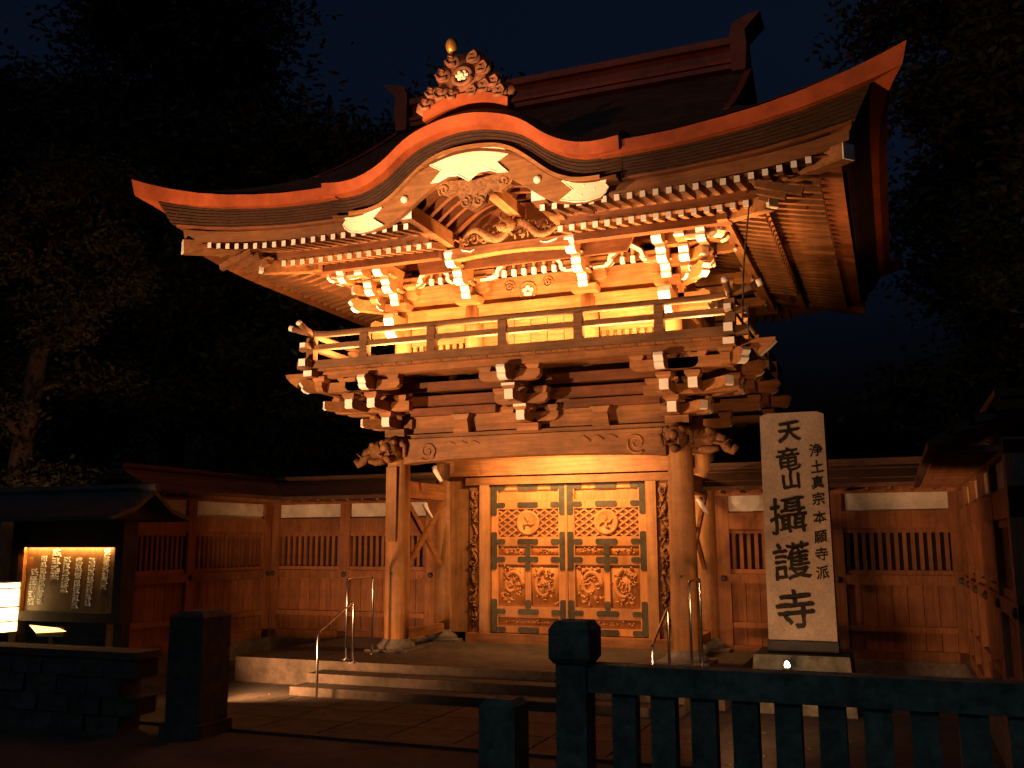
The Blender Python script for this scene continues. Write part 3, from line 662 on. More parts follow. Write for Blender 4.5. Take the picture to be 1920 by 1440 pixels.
# --- main roof surfaces
def hh(d): return .5*d+.0345*d*d
NXR = 30
fr = MB(); rows = []
for i in range(NXR+1):
    x = -3.3+6.6*i/NXR; d0 = 0
    if abs(x-.05) < 2.12:      # behind the curved gable the main slope starts where the two roofs meet
        while 6.41+hh(d0) < kt(x-.05)+.30 and d0 < 3: d0 += .02
        d0 -= .12
    rows.append([(x, -2.6+d0+(4.35-d0)*j/16, 6.41+hh(d0+(4.35-d0)*j/16)+.6*tri((abs(x)-2)/3.48)**2.2*(1-j/16)**2) for j in range(17)])
fr.loft(rows, closed=False); fr.build('front_roof_slope', ROOF, gate, True)
fr = MB(); fr.loft([[(-3.3+6.6*i/NXR, 6.1-4.35*j/16, 6.41+hh(4.35*j/16)) for j in range(17)] for i in range(NXR+1)], closed=False); fr.build('rear_roof_slope', ROOF, gate, True)
for sx in (-1, 1):
    hp = MB(); rows = []
    for i in range(17):
        u = i/16; row = []
        for j in range(41):
            v = -1+2*j/40; x = 3.3+(5.22-3.3)*u
            y = 1.75+v*4.37
            d = min(5.22-x, 4.37-abs(v)*4.37); z = 6.41+hh(max(d, 0))
            c = max(0, (u*1.0))*abs(v)**1; z += .56*tri((abs(x)-2)/3.3)**2.2*tri((abs(v)-.35)/.65)**2.2
            row.append((sx*(x+.24*u**4*abs(v)**8), y, z))
        rows.append(row)
    hp.loft(rows, closed=False); hp.build('hip_roof_slope', ROOF, gate)
    gw = MB().prism([(-.6, 7.45), (1.75, 9.2), (4.1, 7.45)], sx*3.1-.03, sx*3.1+.03, 'x').build('gable_wall', WR, gate)
    vg = MB()
    for s in (-1, 1):
        vg.loft([[(sx*3.3, 1.75+s*(4.35*(1-t)), 6.3+hh(4.35*t)), (sx*3.2, 1.75+s*(4.35*(1-t)), 6.3+hh(4.35*t)), (sx*3.2, 1.75+s*(4.35*(1-t)), 6.45+hh(4.35*t)), (sx*3.3, 1.75+s*(4.35*(1-t)), 6.45+hh(4.35*t))] for t in [.35+.65*k/10 for k in range(11)]])
    vg.build('verge_board', CAP, gate)
# ridge
box('ridge', RIDGE, gate, -3.1, 3.1, 1.55, 1.95, 9.2, 9.28); box('ridge', RIDGE, gate, -3.05, 3.05, 1.62, 1.88, 9.28, 9.62)
box('ridge_cap', RIDGE, gate, -3.2, 3.2, 1.52, 1.98, 9.62, 9.74); box('ridge_cap', CAP, gate, -3.12, 3.12, 1.53, 1.97, 9.3, 9.36)
for sx in (-1, 1):
    o = MB().prism([(sx*3.0, 9.1), (sx*3.22, 9.1), (sx*3.26, 9.5), (sx*3.24, 9.8), (sx*3.42, 9.98), (sx*3.5, 10.06), (sx*3.3, 10.05), (sx*3.05, 9.96), (sx*2.99, 9.8)], 1.45, 2.05).build('ridge_end_ornament', RIDGE, gate)
# ornament above the curved gable
ox = .02
ob = lambda x: 7.31+.06*(1-(x/.63)**2)-.11*(x/.63)**2
og = MB(); og.loft([[(x+ox, -2.56, ob(x)-.07), (x+ox, -2.3, ob(x)-.07), (x+ox, -2.3, ob(x)+.06), (x+ox, -2.56, ob(x)+.06)] for x in [-.61+1.24*i/20 for i in range(21)]])
og.build('ornament_base', CAP, gate)
om = MB(); OY = -2.52
om.prism([(ox+x, z) for x, z in [(-.58, 7.15), (-.68, 7.22), (-.66, 7.33), (-.54, 7.37), (-.53, 7.47), (-.42, 7.53), (-.34, 7.52), (-.38, 7.62), (-.36, 7.72), (-.28, 7.78), (-.27, 7.87), (-.18, 7.93), (-.06, 7.92), (.04, 7.9), (.14, 7.95), (.25, 7.92), (.3, 7.82), (.4, 7.74), (.37, 7.63), (.34, 7.57), (.46, 7.58), (.55, 7.53), (.56, 7.42), (.68, 7.38), (.72, 7.29), (.62, 7.2), (.3, 7.24), (0, 7.26), (-.3, 7.22)]], OY, OY+.12)
rd = random.Random(21)
for s_ in (-1, 1):
    for a, b, r in ((.52, 7.29, .12), (.44, 7.44, .11), (.28, 7.66, .12), (.15, 7.83, .11), (.3, 7.4, .13), (.14, 7.36, .1)):
        om.ell((ox+s_*a, OY-.0, b), (r, .05, r*.85), 10, 6)
        om.tube([(ox+s_*(a-.5*r), OY-.045, b-.5*r), (ox+s_*(a+.3*r), OY-.055, b-.6*r), (ox+s_*(a+.75*r), OY-.05, b), (ox+s_*(a+.3*r), OY-.055, b+.6*r), (ox+s_*(a-.3*r), OY-.06, b+.3*r), (ox+s_*(a-.1*r), OY-.06, b-.05*r)], lambda t: .03*(1-.5*t), 6)
om.tube([(ox+.01+.13*cos(2*pi*i/20), OY-.04, 7.58+.115*sin(2*pi*i/20)) for i in range(21)], .03, 6, False)
om.v = [(ox+(x-ox)*1.03-.03, y, 7.28+(z-7.2)*1.04) for x, y, z in om.v]
om.build('carved_ridge_ornament', ORN, gate, True)
cr = MB()
for k in range(6): cr.ell((ox-.02+.065*cos(2*pi*k/6), -2.58, 7.68+.05*sin(2*pi*k/6)), (.035, .02, .03), 8, 5)
cr.ell((ox-.02, -2.6, 7.68), (.04, .03, .035), 8, 5); cr.build('gilt_crest', GOLD, gate, True)
MB().tube([(ox-.2, -2.46, 7.95), (ox-.21, -2.5, 8.1)], .03, 8).build('finial_stem', RIDGE, gate)
MB().ell((ox-.21, -2.5, 8.18), (.085, .085, .115), 14, 10).build('finial', FIN, gate, True)
box('small_ridge', RIDGE, gate, ox-.12, ox+.12, -2.3, .1, 7.1, 7.42)
# chain hanging from the eave corner
ch = MB(); ch.tube([(3.55, -1.5, 5.75), (3.42, -1.3, 5.0), (3.35, -1.15, 4.2)], .012, 5); ch.build('hanging_chain', IRON, gate)

# --- doors
DY = 1.62
box('threshold', WX, gate, -1.75, 1.75, DY-.14, DY+.2, -.15, .0)
box('door_head', WX, gate, -1.78, 1.78, DY-.1, DY+.12, 2.45, 2.58)
box('upper_door_beam', WX, gate, -2.05, 2.05, DY-.16, DY+.16, 2.6, 2.86)
box('transom_panel', WX, gate, -2.05, 2.05, DY+.06, DY+.1, 2.86, 3.4)
for s in (-1, 1):
    box('door_jamb', WZ, gate, s*1.44-.085, s*1.44+.085, DY-.09, DY+.12, 0, 2.45)
    box('carved_panel', WZ, gate, s*1.63-.1, s*1.63+.1, DY-.03, DY+.06, 0, 2.45)
    box('side_board', WZ, gate, s*1.93-.19, s*1.93+.19, DY, DY+.08, 0, 2.6)
    cv = MB(); rd = random.Random(11+s); 
    pts = [(s*1.63+.05*sin(k*.9), DY-.045, .15+2.2*k/34) for k in range(35)]
    cv.tube(pts, lambda t: .022+.012*sin(t*40), 7)
    for k in range(46):
        a = rd.uniform(0, 2*pi); z = .12+2.25*rd.random(); x = s*1.63+rd.uniform(-.05, .05); L = .07
        cv.tube([(x, DY-.03, z), (x+L*.5*cos(a), DY-.07, z+L*.6*sin(a)), (x+L*.8*cos(a+.7), DY-.05, z+L*sin(a+.7))], lambda t: .022*(1-.6*t), 5)
    for z in (2.3, 2.0, 1.3): cv.tube(spiral((s*1.63, z), .07, .012, 1.5, z, 20, s, DY-.045), .016, 6)
    cv.build('carved_vine', WC, gate, True)
def zy(y): return .015+2.42*(1172-y)/924.0
for s in (-1, 1):
    x0, x1 = (-1.335, -.02) if s < 0 else (.02, 1.335)
    leaf = MB().box(x0+.02, x1-.02, DY+.035, DY+.05, .02, 2.43).build('door_leaf', WD, gate)
    fr = MB()
    for a, b in ((x0, x0+.12), (x1-.12, x1)):
        MB().box(a, b, DY-.01, DY+.045, .015, 2.435).build('stile', WD, leaf)
    for ya, yb in ((248, 278), (345, 400), (575, 632), (692, 748), (1008, 1075), (1130, 1172)):
        MB().box(x0+.12, x1-.12, DY-.008, DY+.043, zy(yb), zy(ya)).build('door_rail', WD, leaf)
    xm = (x0+x1)/2
    MB().box(xm-.05, xm+.05, DY-.009, DY+.042, zy(692), zy(632)).build('mullion', WD, leaf); MB().box(xm-.05, xm+.05, DY-.009, DY+.042, zy(1008), zy(748)).build('mullion', WD, leaf)
    # lattice of diagonal strips round a disc
    za, zb = zy(575), zy(400); lt = MB(); w2 = x1-x0-.24
    def clip(cx, sg):
        P = []
        for t in range(0, 101):
            z = za+(zb-za)*t/100; x = cx+sg*(z-za)*1.5
            if x0+.12 <= x <= x1-.12: P.append((x, z))
        return (P[0], P[-1]) if len(P) > 6 else None
    MB().box(x0+.121, x1-.121, DY+.03, DY+.034, za, zb).build('lattice_back', WR, leaf)
    for sg in (-1, 1):
        for k in range(-6, 13):
            c = clip(x0+.12+k*.165, sg)
            if c: lt.beam((c[0][0], DY+.02-.006*sg, c[0][1]), (c[1][0], DY+.02-.006*sg, c[1][1]), .02, .042, up=(0, 1, 0)) if False else lt.prism([(c[0][0]-.026, c[0][1]), (c[0][0]+.026, c[0][1]), (c[1][0]+.026, c[1][1]), (c[1][0]-.026, c[1][1])], DY+.008-.005*sg, DY+.026-.005*sg)
    lt.build('lattice', WD, leaf)
    zc = (za+zb)/2; dk = MB()
    dk.loft([[(xm+r*cos(2*pi*j/28), DY-h, zc+r*sin(2*pi*j/28)) for j in range(28)] for r, h in ((.205, -.02), (.205, .012), (.18, .02), (.165, .008), (.01, .008))])
    for k in range(4 if s > 0 else 3):
        a = pi/2+2*pi*k/(4 if s > 0 else 3); dk.tube([(xm, DY-.01, zc), (xm+.07*cos(a), DY-.03, zc+.07*sin(a)), (xm+.12*cos(a+.5), DY-.015, zc+.12*sin(a+.5))], lambda t: .028*(1-.5*t), 6)
    dk.build('crest_disc', WD, leaf, True)
    # carved relief panels
    for (ya, yb, n, tag_) in ((640, 688, 12, 's'), (755, 1002, 46, 'b'), (1080, 1126, 14, 'l')):
        for h2 in ((0, 1) if tag_ != 'l' else (0,)):
            cx0, cx1 = ((x0+.13, xm-.055) if h2 == 0 else (xm+.055, x1-.13)) if tag_ != 'l' else (x0+.13, x1-.13)
            za2, zb2 = zy(yb), zy(ya); cm = MB(); rd = random.Random(int(ya+h2*7+s*31))
            if tag_ == 'b':
                pp = []
                for k in range(25):
                    t = k/24; an = t*5.2+h2*1.7; rr = (.42-.3*t)
                    pp.append(((cx0+cx1)/2+rr*(cx1-cx0)*cos(an), DY+.015, (za2+zb2)/2+rr*(zb2-za2)*sin(an)))
                cm.tube(pp, lambda t: .045*(1-.5*t), 8)
            for k in range(n):
                a = rd.uniform(0, 2*pi); x = rd.uniform(cx0+.07, cx1-.07); z = rd.uniform(za2+.03, zb2-.03); L = .07 if tag_ == 'b' else .035
                cm.tube([(x, DY+.03, z), (x+L*.5*cos(a), DY+.0, z+L*.5*sin(a)), (x+L*cos(a+.9), DY+.02, z+L*sin(a+.9))], lambda t: .024*(1-.6*t), 5)
            cm.box(cx0+.002, cx1-.002, DY+.026, DY+.036, za2+.002, zb2-.002)
            cm.build('carved_relief', WD, leaf, True)
    # iron straps: a row on every rail plus uprights at the stiles
    def strap(xa, xb, za_, zb_):
        e = min(.02, (zb_-za_)*.4); MB().prism([(xa, za_+e), (xa+e, za_), (xb-e, za_), (xb, za_+e), (xb, zb_-e), (xb-e, zb_), (xa+e, zb_), (xa, zb_-e)], DY-.024, DY-.0085).build('iron_strap', IRON, leaf)
    for y in (262, 374, 606, 717, 1042, 1153):
        z = zy(y); strap(x0+.102, x0+.25, z-.042, z+.042); strap(x1-.25, x1-.102, z-.042, z+.042); strap(xm-.18, xm+.18, z-.045, z+.045)
    for ya, yb in ((250, 440), (545, 782), (965, 1172)):
        strap(x0, x0+.1, zy(yb), zy(ya)); strap(x1-.1, x1, zy(yb), zy(ya))
    strap(xm-.045, xm+.045, zy(698), zy(626)); strap(xm-.045, xm+.045, zy(788), zy(737)); strap(xm-.045, xm+.045, zy(1022), zy(968))
MB().box(-.018, .018, DY-.03, DY+.03, .015, 2.43).build('meeting_stile', WD, gate)

# ------------------------------------------------------------------ roofed walls on both sides of the gate
def text_mesh(ch, size, M, bold=.0):
    c = bpy.data.curves.new('t', 'FONT'); c.body = ch; c.size = size; c.align_x = 'CENTER'; c.align_y = 'CENTER'; c.extrude = .002; c.offset = 0; c.resolution_u = 3
    o = bpy.data.objects.new('t', c); C.objects.link(o); dg = bpy.context.evaluated_depsgraph_get(); dg.update()
    me = bpy.data.meshes.new_from_object(o.evaluated_get(dg)); bpy.data.objects.remove(o); bpy.data.curves.remove(c)
    me.materials.clear(); me.materials.append(M)
    bm = bmesh.new(); bm.from_mesh(me)
    for _ in range(3):
        lo = [e for e in bm.edges if e.calc_length() > size*.07]
        if lo: bmesh.ops.subdivide_edges(bm, edges=lo, cuts=1)
    for v in bm.verts:
        x, y = v.co.x, v.co.y; nv = noise.noise_vector(Vector((x*9/size+ord(ch[0]), y*9/size, 0)))*.022*size; n3 = noise.noise_vector(Vector((x*3/size, y*3/size+ord(ch[0]), 0)))*.035*size
        v.co.x = x+nv.x+n3.x-.03*y; v.co.y = y+nv.y+n3.y+.13*x
    g0 = list(bm.verts)+list(bm.edges)+list(bm.faces)
    for k, (a, b) in enumerate(((bold, 0), (-bold*.4, bold*.7), (bold*.4, -bold*.6))):      # heavier brush weight
        r_ = bmesh.ops.duplicate(bm, geom=g0); vv = [e for e in r_['geom'] if isinstance(e, bmesh.types.BMVert)]
        bmesh.ops.translate(bm, verts=vv, vec=(a, b, .0004*(k+1)))
    bm.to_mesh(me); bm.free(); return me
tile_cache = {}
def roofed_wall(label, p, q, posts, bays, base=-.5, flip=1, grille=True, group='roofed boundary walls'):
    """wall running from plan point p to q; local u along it, local v towards the viewer side (negative normal)"""
    p = Vector((p[0], p[1], 0)); q = Vector((q[0], q[1], 0)); L = (q-p).length; ang = atan2(q.y-p.y, q.x-p.x)
    root = thing('roofed_wall', label, 'wall', (p.x, p.y, base), group); root.rotation_euler = (0, 0, ang)
    ORG[root.name] = Vector((0, 0, base))     # children are written in local plan coordinates
    f = -flip
    def B(name, M, u0, u1, v0, v1, z0, z1): 
        a, b = sorted((v0*f, v1*f)); return MB().box(u0, u1, a, b, z0, z1).build(name, M, root)
    B('stone_footing', STONE, 0, L, -.16, .16, base, -.2)
    B('sill', WW, 0, L, -.1, .1, -.2, -.06); B('middle_rail', WW, 0, L, -.09, .095, .86, 1.0); B('lower_rail', WW, 0, L, -.08, .085, .2, .28)
    B('upper_rail', WW, 0, L, -.09, .095, 1.68, 1.93); B('wall_plate', WW, 0, L, -.1, .11, 2.19, 2.32)
    B('plaster_strip', PLS, 0, L, -.03, .04, 1.93, 2.19)
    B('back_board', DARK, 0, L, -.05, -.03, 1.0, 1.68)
    pm = MB().box(-.1, .1, -.1, .1, -.2, 2.3).mesh('post', WW)
    nk = MB().ell((0, 0, 0), (.05, .03, .05), 10, 6).mesh('nail_cover', IRON, smooth=True)
    for u in posts:
        o = put('post', pm, (u, 0, 0), root)
        k_ = bpy.data.objects.new('nail_cover', nk); C.objects.link(k_); k_.parent = o; k_.location = (0, f*.11, .93)
    sl = MB().box(-.028, .028, -.02, .03, 1.06, 1.62).mesh('lattice_slat', WW)
    bd_ = {}
    for a, b in bays:
        B('frame_rail', WW, a, b, -.05, .06, 1.0, 1.07); B('frame_rail', WW, a, b, -.05, .06, 1.61, 1.68)
        n = max(1, int(round((b-a)/.115)))
        for k in range(n): put('lattice_slat', sl, (a+(k+.5)*(b-a)/n, f*.005, 0), root)
        nb = max(1, int(round((b-a)/.22))); wb = (b-a)/nb
        key = round(wb, 3)
        if key not in bd_: bd_[key] = (MB().box(-wb/2+.004, wb/2-.004, -.02, .035, .28, .86).mesh('wall_board', WW), MB().box(-wb/2+.004, wb/2-.004, -.02, .035, -.06, .2).mesh('wall_board', WW))
        for k in range(nb):
            for me in bd_[key]: put('wall_board', me, (a+(k+.5)*wb, f*random.uniform(.0, .006), 0), root)
    # tiled roof: two slopes, round cover tiles down each slope, ridge
    for s in (-1, 1):
        rb = MB(); rb.loft([[(u, s*f*.62, 2.30), (u, s*f*.3, 2.43), (u, 0, 2.6), (u, 0, 2.56), (u, s*f*.3, 2.38), (u, s*f*.62, 2.25)] for u in (-.05, L+.05)]); rb.build('roof_slope', WALLROOF, root)
    for a, z0 in ((.66, 2.255), (.5, 2.345), (.34, 2.42), (.2, 2.5)):
        for s_ in (-1, 1):
            MB().loft([[(u, s_*a, z0), (u, s_*a, z0+.055), (u, s_*(a-.2), z0+.15), (u, s_*(a-.2), z0+.05)] for u in (-.07, L+.07)]).build('roof_course', WALLROOF, root)
    raf = MB().box(-.025, .025, -.58, .0, 2.22, 2.27).mesh('eave_rafter', WW)
    for k in range(int(L/.3)): put('eave_rafter', raf, (.15+.3*k, 0, 0), root, (0, 0, 0 if f < 0 else pi))
    MB().box(-.05, L+.05, -.1, .1, 2.56, 2.64).build('ridge_base', WALLROOF, root); MB().box(-.1, L+.1, -.14, .14, 2.64, 2.7).build('ridge_cap', WALLROOF, root)
    return root
# local +u runs from p to q; with flip=1 the shown face looks towards local -v
roofed_wall('roofed timber wall with slatted windows just left of the gate', (-5.85, 1.75), (-2.43, 1.75), [.1, 1.62, 3.35], [(.2, 1.52), (1.72, 3.25)])
roofed_wall('roofed timber wall with slatted window behind the inscribed stone pillar', (2.43, 1.75), (5.95, 1.75), [.1, 1.77, 3.42], [(.2, 1.67), (1.87, 3.32)])
roofed_wall('roofed timber wing wall coming forward behind the notice board', (-5.87, 1.62), (-5.87, -2.15), [.12, 2.2, 3.65], [(.22, 2.1), (2.3, 3.55)], flip=-1)
roofed_wall('roofed timber wing wall coming forward at the right picture edge', (5.97, -4.9), (5.97, 1.6), [.1, 1.5, 2.8, 4.1, 5.4, 6.4], [(.2, 1.4), (1.6, 2.7), (2.9, 4.0), (4.2, 5.3), (5.5, 6.3)], flip=-1)

# ------------------------------------------------------------------ inscribed stone pillar
ste = thing('stone_pillar', 'tall pale granite pillar with black brush inscription on a grey block', 'stone pillar', (3.9, -1, G))
MB().frus((3.895, -1.0), (.6, .5), (.545, .43), G, .165).build('base_block', DSTONE, ste)
MB().box(3.49, 4.31, -1.2, -.8, .165, .305).build('dark_plinth', mat('dark_granite', (.02, .02, .022), (.012, .012, .013), .8, 40), ste)
MB().prism([(3.5, .305), (4.3, .305), (4.285, 3.05), (4.2, 3.085), (3.6, 3.085), (3.515, 3.05)], -1.15, -.85).build('slab', STELE, ste)
def ch_at(ch, x, z, size, bold):
    me = text_mesh(ch, size, INK, bold); o = bpy.data.objects.new('inscribed_character', me); C.objects.link(o); o.parent = ste
    o.location = Vector((x, -1.157, z))-org(ste); o.rotation_euler = (pi/2, 0, 0); o.scale = (1, 1.02, 1)
def px(x, y, Y):   # measured picture point to a place on the plane y = Y
    d = Vector((x-960, y-720, 1789.77)); v = rt*d.x+dn*d.y+fw*d.z; t = (Y-cam.matrix_world.translation.y)/v.y
    return cam.matrix_world.translation+v*t
for ch, z, x, s in (('天', 2.83, 3.86, .28), ('竜', 2.475, 3.835, .3), ('山', 2.225, 3.855, .25), ('攝', 1.775, 3.80, .47), ('護', 1.215, 3.815, .47), ('寺', .64, 3.835, .48)):
    ch_at(ch, x, z, s, .013 if ch in '天山寺' else .009)
for k, (ch, z) in enumerate(zip('浄土真宗本願寺派', (2.59, 2.38, 2.19, 1.99, 1.765, 1.535, 1.325, 1.105))):
    ch_at(ch, 4.172, z, .16, .004)
up = thing('uplight', 'small lit ground spotlight shining up at the inscribed pillar', 'spotlight', (3.78, -1.85, .08))
MB().lathe((3.78, -1.85), [(.05, .0), (.055, .05), (.045, .08)], 12).build('lamp_housing', IRON, up)
MB().ell((3.78, -1.87, .1), (.03, .02, .05), 10, 8).build('lamp_lens', emat('uplight_glow', (1, .8, .5), 30), up, True)
MB().tube([(3.78, -1.85, G), (3.78, -1.85, .02)], .02, 8).build('stake', IRON, up)

# ------------------------------------------------------------------ steel handrails
def bend(pts, r=.05, n=4):
    out = [Vector(pts[0])]
    for a, b, c in zip(pts[:-2], pts[1:-1], pts[2:]):
        a, b, c = Vector(a), Vector(b), Vector(c); p0 = b+(a-b).normalized()*r; p1 = b+(c-b).normalized()*r
        out += [p0*(1-t)**2+b*2*t*(1-t)+p1*t*t for t in [i/n for i in range(n+1)]]
    return out+[Vector(pts[-1])]
def handrail(label, x, a, b):
    (y0, z0, h0), (y1, z1, h1) = a, b
    root = thing('handrail', label, 'handrail', (x, (y0+y1)/2, min(z0, z1)), 'steel handrails at the gate')
    MB().tube(bend([(x, y0, z0), (x, y0, h0), (x, y1, h1), (x, y1, z1)], .06), .017, 10).build('rail_tube', STEEL, root, True)
    for y, z in ((y0, z0), (y1, z1)): MB().lathe((x, y), [(.06, z), (.06, z+.012), (.03, z+.02)], 12).build('foot_plate', STEEL, root)
handrail('sloping steel stair handrail left of the steps', -2.08, (-1.57, -.15, .69), (-2.45, G, .32))
handrail('sloping steel stair handrail right of the steps', 2.36, (-1.57, -.15, .69), (-2.45, G, .32))
handrail('level steel handrail standing before the left column', -2.36, (-1.3, -.15, .98), (-.55, -.15, .98))
handrail('level steel handrail standing before the right column', 2.56, (-1.2, -.15, 1.0), (-.5, -.15, 1.0))

# ------------------------------------------------------------------ notice board, lantern, lit box on the left
nb = thing('notice_board', 'roofed dark notice board with white brushed writing lit from above', 'notice board', (-5.9, -2.6, G))
x0, x1, z0, z1 = -6.79, -5.0, .55, 1.45
MB().box(x0-.0, x1+.0, -2.59, -2.57, z0, z1).build('back_panel', BOARD, nb)
for nm, a in (('frame', (x0-.14, x0, -2.66, -2.4, z0-.14, z1+.5)), ('frame', (x1, x1+.14, -2.66, -2.4, z0-.14, z1+.5)), ('frame', (x0, x1, -2.62, -2.4, z0-.14, z0)), ('frame', (x0, x1, -2.66, -2.4, z1, z1+.5))):
    MB().box(*a).build(nm, DKW, nb)
MB().box(x0, x0+.1, -2.655, -2.593, z0, z1).build('inner_side', WX, nb)
for x in (x0-.07, x1+.07): MB().box(x-.07, x+.07, -2.6, -2.44, G, z0-.14).build('post', DKW, nb)
MB().box(x0-.1, x1+.1, -2.58, -2.46, -.2, .0).build('lower_panel', DKW, nb)
rs = MB()
for s in (-1, 1):
    rs.loft([[(u, -2.5+s*.75, 1.86), (u, -2.5+s*.35, 1.98), (u, -2.5, 2.24), (u, -2.5, 2.16), (u, -2.5+s*.35, 1.92), (u, -2.5+s*.75, 1.80)] for u in (-7.9, -4.5)])
rs.build('roof', TILE, nb); MB().tube([(-7.95, -2.5, 2.26), (-4.46, -2.5, 2.26)], .06, 8).build('ridge_tile', TILE, nb)
MB().prism([(-3.1, 1.82), (-2.5, 2.14), (-1.9, 1.82)], -4.8, -4.74, 'x').build('gable_board', DKW, nb)
rd = random.Random(5)
cols = [(.05, 1.29, 1.42, 8, .085, 1.0), (.155, 1.24, 0, 8, .075, 0), (.27, 1.2, 0, 9, .08, 0), (.38, 1.26, 0, 6, .1, 0), (.52, 1.38, 0, 4, .14, 0), (.66, 1.28, 0, 9, .075, 0), (.77, 1.1, 0, 5, .1, 0)]
cpx = [(1318, 7, 215, 700, 75), (1135, 8, 320, 890, 75), (975, 7, 310, 930, 80), (825, 6, 305, 740, 90), (690, 4, 215, 590, 110), (530, 8, 290, 890, 75), (415, 5, 450, 900, 95)]
for cxp, n, ya, yb, wpx in cpx:
    for k in range(n):
        xx = x0+(x1-x0)*((cxp-20*(k/n))-235)/(1450-235); zz = z1-(z1-z0)*((ya+(yb-ya)*(k+.5)/n)-185)/(965-185)
        sw = (x1-x0)*wpx/1215/2*.95; sh = (yb-ya)/n*(z1-z0)/780/2*.82; mb = MB()
        for q in range(7):
            if q < 3: a, b = (-sw, sh*(.8-.8*q)+rd.uniform(-.01, .01)), (sw*rd.uniform(.6, 1), sh*(.9-.8*q)+rd.uniform(-.01, .01))
            elif q < 5: u_ = rd.uniform(-.6, .6)*sw; a, b = (u_, sh), (u_+rd.uniform(-.2, .2)*sw, -sh)
            else: a, b = (0, rd.uniform(-.3, .3)*sh), (sw*(1 if q == 5 else -1), -sh)
            mb.beam((xx+a[0], -2.594, zz+a[1]), (xx+b[0], -2.594, zz+b[1]), .006, .018, up=(0, 1, 0)) if False else mb.beam((xx+a[0], -2.594, zz+a[1]), (xx+b[0], -2.594, zz+b[1]), .016, .006, up=(0, 1, 0))
        mb.build('brushed_character', WHT, nb)
nb.location.y -= .4
lamp('notice_board_lamp', 'AREA', (-5.9, -3.03, 1.44), 14, (-5.9, -2.93, .2), size=1.6, sy=.03, color=(1, .5, .14))
lamp('notice_board_side_lamp', 'AREA', (-6.6, -3.02, 1.3), .5, (-6.79, -2.95, 1), size=.3, sy=.05, color=(1, .35, .05))
ln = thing('paper_lantern', 'brightly lit square paper lantern cut by the left picture edge', 'lantern', (-6.9, -3.15, G))
MB().box(-7.4, -6.72, -3.3, -3.05, .265, .955).build('paper_shade', PAPER, ln)
for z in (.25, .40, .60, .86, .945): MB().box(-7.41, -6.71, -3.31, -3.04, z, z+.018).build('lantern_bar', DKW, ln)
MB().box(-7.0, -6.7, -3.2, -3.08, G, .25).build('lantern_post', DKW, ln)
fl = thing('floodlight', 'low glowing floodlight panel below the notice board', 'floodlight', (-6.2, -3.0, G))
MB().prism([(-6.52, .352), (-5.98, .325), (-5.84, .283), (-6.38, .245)], -3.02, -3.0).build('lit_panel', LENS, fl)
MB().box(-6.4, -5.9, -2.995, -2.9, .2, .34).build('lamp_housing', DKW, fl); MB().box(-6.2, -6.1, -2.97, -2.92, G, .2).build('stand', DKW, fl)

# ------------------------------------------------------------------ low stone wall and gate post on the left
lw = thing('stone_wall', 'low stone wall toned dark as in shade with pale coping in the left foreground', 'stone wall', (-5.5, -5, G))
rd = random.Random(9)
for i in range(7):
    a = -9.0+.92*i; MB().box(a+.006, a+.914, -5.2, -4.82, .27, .345).build('coping_stone', PAVE, lw)
stm = [MB().frus((0, 0), (.21, .17), (.225, .16), 0, .185).mesh('wall_stone', DSTONE) for k in range(2)]
for r in range(4):
    for i in range(14): put('wall_stone', stm[(i+r) % 2], (-8.85+.45*i+(.22 if r % 2 else 0), -5.02+rd.uniform(-.02, .02), G+.192*r), lw, (0, 0, rd.uniform(-.05, .05)))
gp_ = thing('gate_post', 'thick square stone post toned dark as in shade at the end of the low left wall', 'gate post', (-2.0, -4.85, G))
MB().box(-2.24, -1.8, -5.08, -4.62, G, .72).frus((-2.02, -4.85), (.22, .23), (.15, .16), .72, .78).build('shaft', DSTONE, gp_)
MB().box(-2.28, -1.76, -5.12, -4.58, G, G+.14).build('foot', DSTONE, gp_)

# ------------------------------------------------------------------ stone fence on the right
fn = thing('stone_fence', 'dark mossy stone fence with capped end post in the right foreground', 'fence', (4.8, -7.4, G))
FY = -7.4
def fpost(x):
    o = MB().box(x-.1, x+.1, FY-.1, FY+.1, G, .735).build('post', FSTONE, fn)
    MB().frus((x, FY), (.11, .11), (.135, .135), .735, .77).box(x-.135, x+.135, FY-.135, FY+.135, .77, .95).frus((x, FY), (.135, .135), (.1, .1), .95, 1.0).build('post_cap', FSTONE, o)
fpost(3.05)
rl = MB().box(3.15, 8.2, FY-.085, FY+.085, .565, .735).build('top_rail', FSTONE, fn)
MB().box(3.15, 8.2, FY-.08, FY+.08, -.42, -.28).build('bottom_rail', FSTONE, fn)
sm_ = MB().box(-.075, .075, -.06, .06, -.28, .565).mesh('fence_slat', FSTONE)
for k in range(20): put('fence_slat', sm_, (3.38+.247*k, FY, 0), fn)
sp_ = thing('short_post', 'short square stone post with chamfered top left of the fence', 'post', (2.58, -7.45, G))
MB().box(2.45, 2.7, -7.58, -7.33, G, .46).frus((2.575, -7.455), (.125, .125), (.09, .09), .46, .5).build('shaft', FSTONE, sp_)
MB().box(2.42, 2.73, -7.61, -7.3, G, G+.1).build('foot', FSTONE, sp_)

